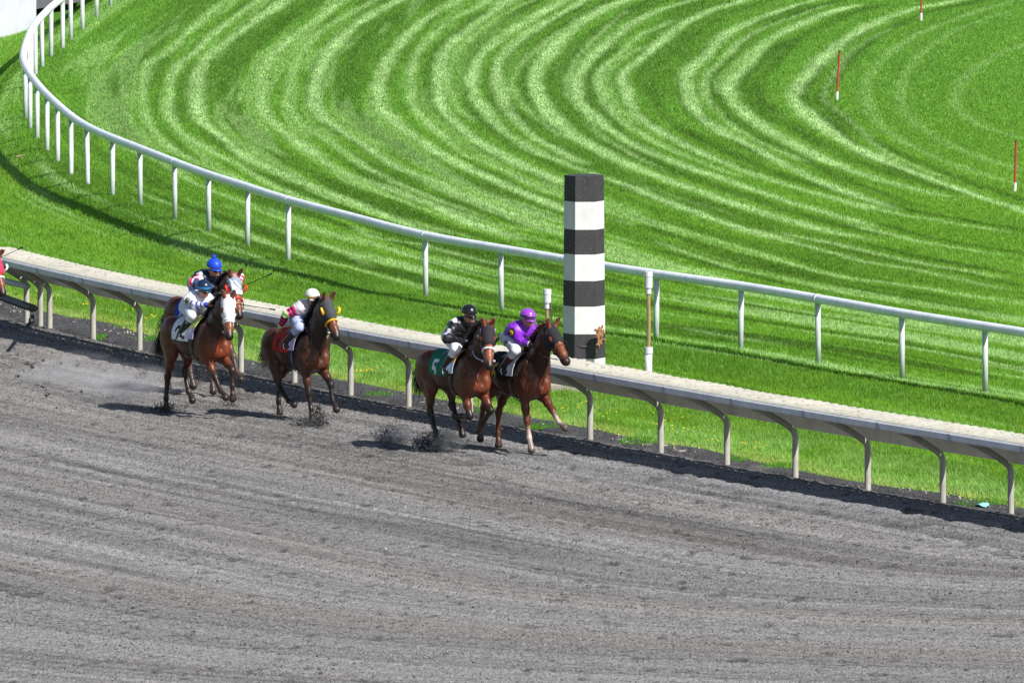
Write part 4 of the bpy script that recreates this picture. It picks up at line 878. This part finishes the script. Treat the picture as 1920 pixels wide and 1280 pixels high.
    for i in range(n_+1):
        x = (i/n_-.5)*2.1; pk.append((hc[0]-.01+.122*math.cos(x), .104*math.sin(x), hc[2]+.006-.02*math.cos(x))); pk.append((hc[0]-.01+(.122+.055*math.cos(x*.75))*math.cos(x), (.104+.012)*math.sin(x), hc[2]-.010-.026*math.cos(x)))
    mb.add(pk, [[2*i, 2*i+1, 2*i+3, 2*i+2] for i in range(n_)], js.get('peak', js['helmet'])); o = mb.build('helmet_peak', M_gloss, hm, True); md = o.modifiers.new('thickness', 'SOLIDIFY'); md.thickness = .008
    if js.get('pompom'):
        skin('pompom', [ell(hc+A(-.01, 0, .175), (.036, .036, .036), js['helmet'])], M_cloth, hm, .007, .02)
    mb = MB(); gz = js.get('gogz', -.028); rr_ = .093 if gz < 0 else .128
    pts = [hc+A(.012+rr_*math.cos(x)*1.02, (rr_-.008)*math.sin(x), gz-.01*math.cos(x)) for x in np.linspace(-2.2, 2.2, 21)]; mb.tube(pts, .009, 6, js.get('gogc', (.02, .02, .022)))
    o = mb.build('goggles', M_gloss, b, True)
    mb = MB(); pts = [hc+A(.020+rr_*math.cos(x), (rr_-.008)*math.sin(x), gz-.012*math.cos(x)) for x in np.linspace(-.85, .85, 11)]; mb.tube(pts, [.018, .024, .026, .024, .020, .017, .020, .024, .026, .024, .018], 8, js.get('lens', (.015, .015, .018)), sq=1.); mb.build('lens', M_gloss, o, True)
    if js.get('num'):
        ch, bgc, fgc = js['num']; p = arms['R'][0]; c0 = p['a']*.62+p['b']*.38; ax_ = (p['b']-p['a'])/np.linalg.norm(p['b']-p['a']); out = A(.30, -.95, .12); out -= ax_*(out@ax_); out /= np.linalg.norm(out); sdv = np.cross(out, -ax_)
        n_ = 30; U, W = np.meshgrid(np.linspace(-.065, .065, n_), np.linspace(-.065, .065, n_), indexing='ij'); rad = .090
        V = np.array([c0+sdv*rad*math.sin(u/rad)+out*rad*math.cos(u/rad)-ax_*w_ for u, w_ in zip(U.ravel(), W.ravel())]); cc = np.tile(rgb(*bgc), (len(V), 1)); m = glyph(ch, (U.ravel()+.036)/.072, (W.ravel()+.046)/.092, .14); cc[m] = rgb(*fgc)
        o = fast_mesh('number_patch', V, [[i*n_+j, (i+1)*n_+j, (i+1)*n_+j+1, i*n_+j+1] for i in range(n_-1) for j in range(n_-1)], M_cloth, b, cc, True); md = o.modifiers.new('thickness', 'SOLIDIFY'); md.thickness = .004
    # reins belong to the horse
    mb = MB()
    for s, n in ((-1, 'R'), (1, 'L')):
        if js.get('norein') == n: continue
        h_ = js['h'+n]; e = q(.46, -.065, s*.075); m_ = (h_+e)/2+A(0, s*.05, -.05); mb.tube(catmull([e, m_, h_], 6), .008, 6, hs_.get('reinc', (.02, .015, .012)))
    mb.build('reins', M_leather, body_h, True)
    mb = MB()
    for s, n in ((-1, 'R'), (1, 'L')):
        f_ = legs[n]['ft0']+A(.05, 0, -.085); pts = [f_+A(0, .055*math.cos(x), .05+.065*math.sin(x)) for x in np.linspace(0, 2*math.pi, 17)]; mb.tube(pts, .008, 6, (.7, .7, .7)); mb.tube([f_+A(0, 0, .115), A(.08, s*.22, 1.46+bz)], .011, 5, (.02, .02, .02))
    mb.build('stirrup', M_gloss, body_h, True)
    if js.get('whip'):
        h0 = js['h'+js['whip'][0]]; dv = A(*js['whip'][1]); Lw = js['whip'][2]; dv /= np.linalg.norm(dv); mb = MB(); mb.tube([h0-dv*.16, h0, h0+dv*Lw*.6, h0+dv*Lw], [.010, .009, .006, .005], 6, (.01, .01, .012))
        mb.tube([h0+dv*Lw, h0+dv*(Lw+.10)], [.011, .014], 6, (.01, .01, .012)); o = mb.build('whip', M_leather); o.location = body_h.location; o.rotation_euler = body_h.rotation_euler; o.scale = body_h.scale; tag(o, js['whip'][3], 'whip', 'whips held by the jockeys')
    tag(b, js['label'], 'person', 'jockeys riding in the race'); return b

def heading_at(px, py):
    p = gp(px, py)[:2]; i = min(np.argmin(np.linalg.norm(dcurve-p, axis=1)), len(dcurve)-2); T = dcurve[i+1]-dcurve[i]
    if T[0] < 0: T = -T
    return math.atan2(T[1], T[0])
BLK = (.014, .012, .013)
def HS(px, py, hdg, **k): return dict(O=gp(px, py), head=math.radians(hdg), **k)
# --- shirt colour schemes: lab 0-2 torso, 3-4 right arm, 5-6 left arm
def sh_purple(V, lab, t, ch, hp):
    c = np.tile(rgb(.20, .022, .48), (len(V), 1)); cuff = ((lab == 4) | (lab == 6)) & (t > .80); c[cuff] = rgb(.7, .68, .75); c[((lab == 4)) & (t > .88)] = BLK; return c
def sh_black(V, lab, t, ch, hp):
    c = np.tile(rgb(.010, .010, .013), (len(V), 1)); m = ((lab == 3) | (lab == 5)) & (t > .45) & (t < .95) & (np.abs(V[:, 0]-(ch[0]+.05)) < .03); c[m] = rgb(.45, .45, .6)
    c[(lab == 2) & (V[:, 2] > ch[2]+.065) & (V[:, 1] < .02)] = rgb(.75, .68, .72); c[(lab <= 1) & (V[:, 1] < -.10) & (V[:, 0] < ch[0]-.10) & (V[:, 2] < ch[2]-.0) & (V[:, 2] > ch[2]-.05)] = rgb(.7, .66, .5); return c
def sh_pink(V, lab, t, ch, hp):
    c = np.tile(rgb(.62, .55, .62), (len(V), 1)); arm = lab >= 3; st = (np.sin((t+(lab % 2)*.5)*24) > .1); c[arm] = rgb(.035, .004, .02); c[arm & st] = rgb(.62, .012, .16)
    lime = arm & (((lab % 2 == 0) & (t > .86)) | ((lab % 2 == 1) & (t > .9))); c[lime] = rgb(.45, .75, .30); c[(lab == 3) & (t < .25)] = rgb(.62, .55, .62); c[(V[:, 2] < ch[2]-.07) & (lab < 3) & (V[:, 0] > ch[0]-.1)] = rgb(.33, .32, .42); return c
def sh_white(V, lab, t, ch, hp):
    c = np.tile(rgb(.70, .70, .76), (len(V), 1)); arm = lab >= 3; d = arm & (((np.abs(t-.25) < .07) | (np.abs(t-.62) < .07)) & (lab % 2 == 0) | (np.abs(t-.75) < .08) & (lab % 2 == 1)); c[d] = rgb(.02, .06, .50); c[arm & (lab % 2 == 0) & (t > .90)] = rgb(.02, .06, .55)
    c[(lab < 1) & (V[:, 0] < hp[0]+.02)] = rgb(.03, .12, .55); return c
def sh_navy(V, lab, t, ch, hp):
    c = np.tile(rgb(.008, .014, .045), (len(V), 1)); up = (lab == 3) | (lab == 5) | (lab == 6); st = np.sin(np.arctan2(V[:, 1]-V[:, 1].mean(), V[:, 2]-ch[2])*9+V[:, 0]*70) > 0; c[up] = rgb(.72, .68, .72); c[up & st] = rgb(.70, .03, .07); c[(lab == 4)] = rgb(.03, .05, .14)
    c[(lab == 2) & (V[:, 2] > ch[2]+.06) & (V[:, 1] < -.03)] = rgb(.6, .6, .7); return c
def sh_red(V, lab, t, ch, hp): return np.tile(rgb(.5, .03, .08), (len(V), 1))

HORSES = []
# nearest: rider in purple
h6 = HS(970, 846, -58, sc=.985, contact=1, seed=1, coat=(.115, .034, .016), points=(.030, .014, .010), face=(.26, .10, .045), leg=(.13, .045, .022), poll=(.97, 1.99), pitch=43, yaw=0, manec=(.06, .022, .012),
        legs=dict(FR=(9, 10, 5), FL=(55, 50, 55), HR=(35, -42, -21, -10), HL=(25, -28, -5, -5)), socks=dict(FR=(.65, .6, .58), FL=(.65, .6, .58)),
        cloth=(.012, .012, .014), num='6', numc=(.60, .38, .05), pad1=(.62, .70, .80), pad2=(.62, .70, .80), hood=(.022, .022, .026), nose=(.16, .055, .04), strap=(.015, .012, .012), reinc=(.10, .03, .02), taill=.9,
        label='bay horse with a black hood and white socks galloping on the right beside the rail')
make_horse(h6)
make_jockey(h6, dict(hat=(.31, 2.13), hip=(-.10, 1.80), knee=(.34, 1.66), foot=(-.02, 1.34), handR=(.60, -.09, 1.74), handL=(.60, .16, 1.90), shirt=sh_purple, helmet=(.27, .05, .52), breeches=(.70, .72, .80), boottop=(.10, .008, .018), gloves=(.03, .03, .035), shiny=1,
                gogz=.055, gogc=(.02, .01, .02), lens=(.22, .08, .30), num=('6', (.012, .012, .014), (.75, .50, .02)), patchside=(.12, .04, .14), label='jockey in a shiny purple shirt and purple helmet on the right-hand horse'))
h5 = HS(858, 848, -58, sc=.985, bz=.02, seed=2, coat=(.135, .040, .018), points=(.012, .009, .009), face=(.33, .115, .05), leg=(.018, .012, .011), poll=(.88, 2.00), pitch=60, yaw=-28,
        legs=dict(FR=(19, -88, -101), FL=(45, -44, -55), HR=(30, -12, 29, -11), HL=(58, 6, 39, 14)), cloth=(.008, .17, .095), num='5', numc=(.72, .74, .80), pad1=(.80, .52, .18), pad2=(.60, .68, .85), hood=(.026, .022, .028), nose=(.80, .78, .78), strap=(.38, .40, .62), reinc=(.55, .58, .75),
        cups=(.012, .012, .014), taild=(-.35, 0, -.6), taill=.85, label='bay horse with a green number cloth, black hood and white noseband in mid stride')
make_horse(h5)
make_jockey(h5, dict(hat=(.34, 2.17), hip=(-.08, 1.80), knee=(.34, 1.66), foot=(.02, 1.32), handR=(.46, -.11, 1.76), handL=(.50, .10, 1.76), elbR=(.22, -.33, 1.80), shirt=sh_black, helmet=(.010, .010, .012), breeches=(.70, .72, .78), boottop=(.012, .012, .013), gloves=(.012, .012, .014),
                label='jockey in a black shirt and glossy black helmet on the horse with the green cloth'))
h1 = HS(562, 786, -60, sc=.96, bz=0, contact=1, seed=3, coat=(.085, .033, .018), points=(.012, .009, .009), face=(.20, .075, .045), leg=(.020, .013, .012), poll=(.87, 2.06), pitch=54, yaw=0,
        legs=dict(FR=(14, 12, -4), FL=(52, 17, 30), HR=(22, 18, 58, 60), HL=(10, -46, 0, -4)), cloth=(.42, .030, .022), num='1', numc=(.02, .014, .014), pad1=(.70, .70, .70), pad2=(.50, .42, .66), girth=(.02, .06, .22), hood=(.055, .060, .062), hoodlen=.30, nose=(.75, .42, .02), strap=(.015, .012, .012),
        cups=(.80, .45, .02), taild=(-.45, 0, -.5), taill=.75, label='dark bay horse with a red number cloth and yellow blinker cups')
make_horse(h1)
make_jockey(h1, dict(hat=(.43, 2.10), hip=(.04, 1.80), knee=(.42, 1.64), foot=(-.02, 1.34), handR=(-.06, -.34, 1.60), elbR=(.17, -.34, 1.83), handL=(.72, .10, 1.80), shirt=sh_pink, helmet=(.70, .70, .70), band=(.62, .40, .20), breeches=(.42, .47, .72), boottop=(.012, .012, .013), shiny=1, peak=(.70, .70, .70),
                norein='R', whip=('R', (-.16, -.1, -1.), .5, 'black whip trailing down beside the red number cloth'), label='jockey in a pale vest with magenta striped sleeves and a white helmet'))
h7 = HS(374, 778, -60, sc=.985, contact=1, seed=4, coat=(.150, .038, .016), points=(.014, .010, .010), face=(.28, .095, .05), leg=(.035, .022, .020), poll=(.95, 1.91), pitch=60, yaw=-26,
        legs=dict(FR=(44, 36, 48), FL=(63, 4, -11), HR=(8, -24, -10, -15), HL=(36, -34, 22, 30)), cloth=(.74, .77, .84), num='2', numc=(.014, .014, .018), pad1=(.62, .68, .22), pad2=(.60, .52, .76), hood=(.80, .80, .84), hoodlen=.36, nose=(.74, .72, .78), strap=(.5, .5, .6),
        taild=(-.7, 0, -.35), label='red bay horse with a white hood and white number cloth')
make_horse(h7)
make_jockey(h7, dict(hat=(.14, 2.02), hip=(-.24, 1.72), knee=(.18, 1.62), foot=(-.14, 1.30), handR=(.46, -.10, 1.80), handL=(.56, .42, 1.80), shirt=sh_white, helmet=(.008, .022, .055), band=(.02, .20, .50), breeches=(.68, .70, .82), trimside=(.03, .15, .60), boottop=(.012, .012, .013),
                num=('2', (.35, .38, .33), (.02, .02, .025)), norein='L', whip=('L', (.85, .55, -.10), .62, 'black whip held out level past the white hooded horse'), label='jockey in a white shirt with blue spots and a navy helmet'))
h3 = HS(380, 738, -61, sc=1.01, contact=1, seed=5, coat=(.130, .042, .018), points=(.013, .010, .010), face=(.30, .11, .05), leg=(.10, .075, .065), poll=(1.04, 1.93), pitch=58, yaw=-12,
        legs=dict(FR=(20, -10, 0), FL=(48, 30, 40), HR=(12, -35, -12, -15), HL=(32, -30, 15, 10)), cloth=(.012, .06, .42), num='3', numc=(.72, .74, .80), pad1=(.5, .5, .6), pad2=(.5, .5, .6), hood=(.22, .28, .34), stars=1, nose=(.60, .04, .05), strap=(.02, .015, .015),
        cups=(.65, .02, .02), taild=(-.6, 0, -.4), label='bay horse with a spotted blue grey hood half hidden behind the white hooded horse')
make_horse(h3)
make_jockey(h3, dict(hat=(.40, 2.06), hip=(-.06, 1.78), knee=(.20, 1.62), foot=(-.12, 1.30), handR=(.66, -.15, 1.78), elbR=(.38, -.37, 1.84), handL=(.72, .26, 1.80), elbL=(.46, .42, 1.90), shirt=sh_navy, helmet=(.010, .060, .55), breeches=(.34, .42, .62), boottop=(.012, .012, .013), gloves=(.015, .015, .018), pompom=1, shiny=0,
                num=('3', (.012, .018, .05), (.5, .5, .6)), whip=('L', (.62, .55, .36), .52, 'black whip pointing up to the right beside the blue pompom helmet'), label='jockey in a navy vest with red striped sleeves and a blue pompom helmet'))
h0 = HS(-66, 680, -63, sc=.96, contact=1, seed=6, coat=(.12, .038, .017), points=(.013, .010, .010), face=(.28, .10, .045), poll=(1.20, 1.92), pitch=60, yaw=2,
        legs=dict(FR=(9, 10, 5), FL=(30, -60, -70), HR=(22, -35, -15, -10), HL=(30, -30, 10, 5)), cloth=(.65, .50, .05), num=None, numc=(0, 0, 0), pad1=(.6, .6, .6), pad2=(.6, .6, .6), hood=(.75, .035, .09), nose=(.78, .74, .76), strap=(.5, .4, .5), cups=(.70, .68, .74),
        label='horse in a pinkish red hood entering at the left edge of the photo')
make_horse(h0)
make_jockey(h0, dict(hat=(.16, 2.04), hip=(-.22, 1.74), knee=(.20, 1.62), foot=(-.12, 1.30), handR=(.46, -.12, 1.75), handL=(.58, .20, 1.80), shirt=sh_red, helmet=(.5, .03, .06), gloves=(.015, .015, .018), whip=('L', (.72, .55, .40), .62, 'black whip at the left edge of the photo above the rail'), label='jockey in red riding the horse at the left edge of the photo'))

# ------------------------------------------------------------ kicked-up sand and dust
dirt_p, dirt_r, dirt_c = [], [], []
def spray(px, py, z0, n, sx, sz, rmin, rmax, sl=0., tone=.085, sy=.25):
    c0 = gp(px, py)
    for _ in range(n):
        u = random.gauss(0, 1); v = abs(random.gauss(0, 1)); x = c0[0]+u*sx; z = z0+v*sz+sl*u*sx
        if z < 0: z = random.uniform(0, .03)
        dirt_p.append((x, c0[1]+random.gauss(0, sy), z)); dirt_r.append(rmin+(rmax-rmin)*random.random()**3); dirt_c.append(rgb(tone, tone, tone*1.05)*random.uniform(.5, 1.6))
spray(808, 843, .0, 1700, .10, .13, .004, .016); spray(828, 842, .0, 1500, .12, .17, .003, .007, 0, .13); spray(785, 845, .02, 500, .08, .10, .004, .015)
spray(722, 828, .0, 900, .12, .08, .004, .013, -.3, .06); spray(752, 828, .0, 1000, .12, .09, .003, .010, 0, .08); spray(738, 812, .05, 200, .12, .14, .005, .017)
spray(598, 800, .0, 420, .06, .12, .006, .022, 0, .06); spray(580, 798, .0, 420, .14, .08, .005, .018, 0, .07); spray(596, 798, .22, 60, .035, .05, .012, .03); spray(570, 790, .02, 300, .20, .04, .004, .014)
spray(307, 770, .0, 900, .10, .05, .005, .014, 0, .07); spray(380, 722, .05, 500, .07, .20, .005, .016, .6, .06); spray(272, 716, .05, 220, .12, .12, .006, .018, 0, .06); spray(262, 725, .0, 300, .25, .12, .004, .012, 0, .09)
spray(905, 830, .0, 200, .20, .04, .004, .012); spray(340, 765, 0, 400, .35, .05, .004, .012); spray(430, 762, 0, 300, .12, .06, .004, .014, 0, .07)
for px, py, sx_, n_ in ((80, 705, 90, 60), (150, 700, 60, 90), (240, 720, 40, 120), (660, 800, 60, 70)):
    for _ in range(n_):
        spray(px+random.gauss(0, sx_), py+random.gauss(0, 14), random.uniform(0, .35), 1, .01, .02, .005, .018)
for px, py, z in ((51, 690, .2), (61, 697, .25), (80, 685, .2), (33, 712, .15), (145, 692, .15), (204, 722, .18), (152, 740, .1), (113, 685, .0), (80, 735, .22), (88, 745, 0), (268, 705, .1), (596, 793, .25), (562, 800, .03), (725, 818, .15)):
    for _ in range(9): spray(px, py+z*100*.95, z+.02, 1, .018, .02, .012, .03, 0, .04, .02)
V, F, c = rocks(np.array(dirt_p), np.array(dirt_r), np.array(dirt_c), 9); o = fast_mesh('flying_dirt', V, F, m_clod, None, c); tag(o, 'dark sand and clods thrown up by the hooves', 'dirt', kind='stuff')
def dust(px, py, z, r, dens, col, name='dust', seed=0):
    c0 = gp(px, py); m = bpy.data.materials.new('dust_air'); m.use_nodes = True; t = m.node_tree; t.nodes.remove(t.nodes['Principled BSDF']); pv = t.nodes.new('ShaderNodeVolumePrincipled')
    pv.inputs['Color'].default_value = (*col, 1); tc = t.nodes.new('ShaderNodeTexCoord').outputs['Object']; mp = t.nodes.new('ShaderNodeMapping'); mp.inputs['Location'].default_value = (seed, 0, 0); t.links.new(tc, mp.inputs[0])
    n1 = noise(t, 2.2, 5, .65, mp.outputs[0]); ln = t.nodes.new('ShaderNodeVectorMath'); ln.operation = 'LENGTH'; t.links.new(tc, ln.inputs[0])
    f = ramp(t, ln.outputs['Value'], [(0, (1,)*3), (.95, (0,)*3)]); r2 = ramp(t, n1, [(.40, (0,)*3), (.66, (1,)*3)]); mm = mul(t, f, r2); mt = t.nodes.new('ShaderNodeMath'); mt.operation = 'MULTIPLY'; t.links.new(mm, mt.inputs[0]); mt.inputs[1].default_value = dens
    t.links.new(mt.outputs[0], pv.inputs['Density']); t.links.new(pv.outputs[0], t.nodes['Material Output'].inputs['Volume'])
    mb = MB(); n_ = 16; V = []; 
    for i in range(9):
        a = math.pi*i/8
        for j in range(n_): V.append((math.sin(a)*math.cos(2*math.pi*j/n_), math.sin(a)*math.sin(2*math.pi*j/n_), math.cos(a)))
    mb.add(V, [[i*n_+j, (i+1)*n_+j, (i+1)*n_+(j+1) % n_, i*n_+(j+1) % n_] for i in range(8) for j in range(n_)]); o = mb.build(name, m); o.location = (c0[0], c0[1], z); o.scale = r
    tag(o, 'faint pale dust hanging over the track behind the hooves', 'dust', kind='stuff'); return o
dust(232, 752, .28, (1.0, 1.6, .38), 1.7, (.74, .73, .76), seed=1.)
dust(130, 720, .22, (1.1, 1.6, .34), 1.3, (.74, .73, .76), seed=3.)
dust(835, 846, .18, (.36, .5, .26), 9., (.36, .36, .38), seed=5.)
dust(740, 832, .12, (.42, .5, .20), 7., (.36, .36, .38), seed=7.)
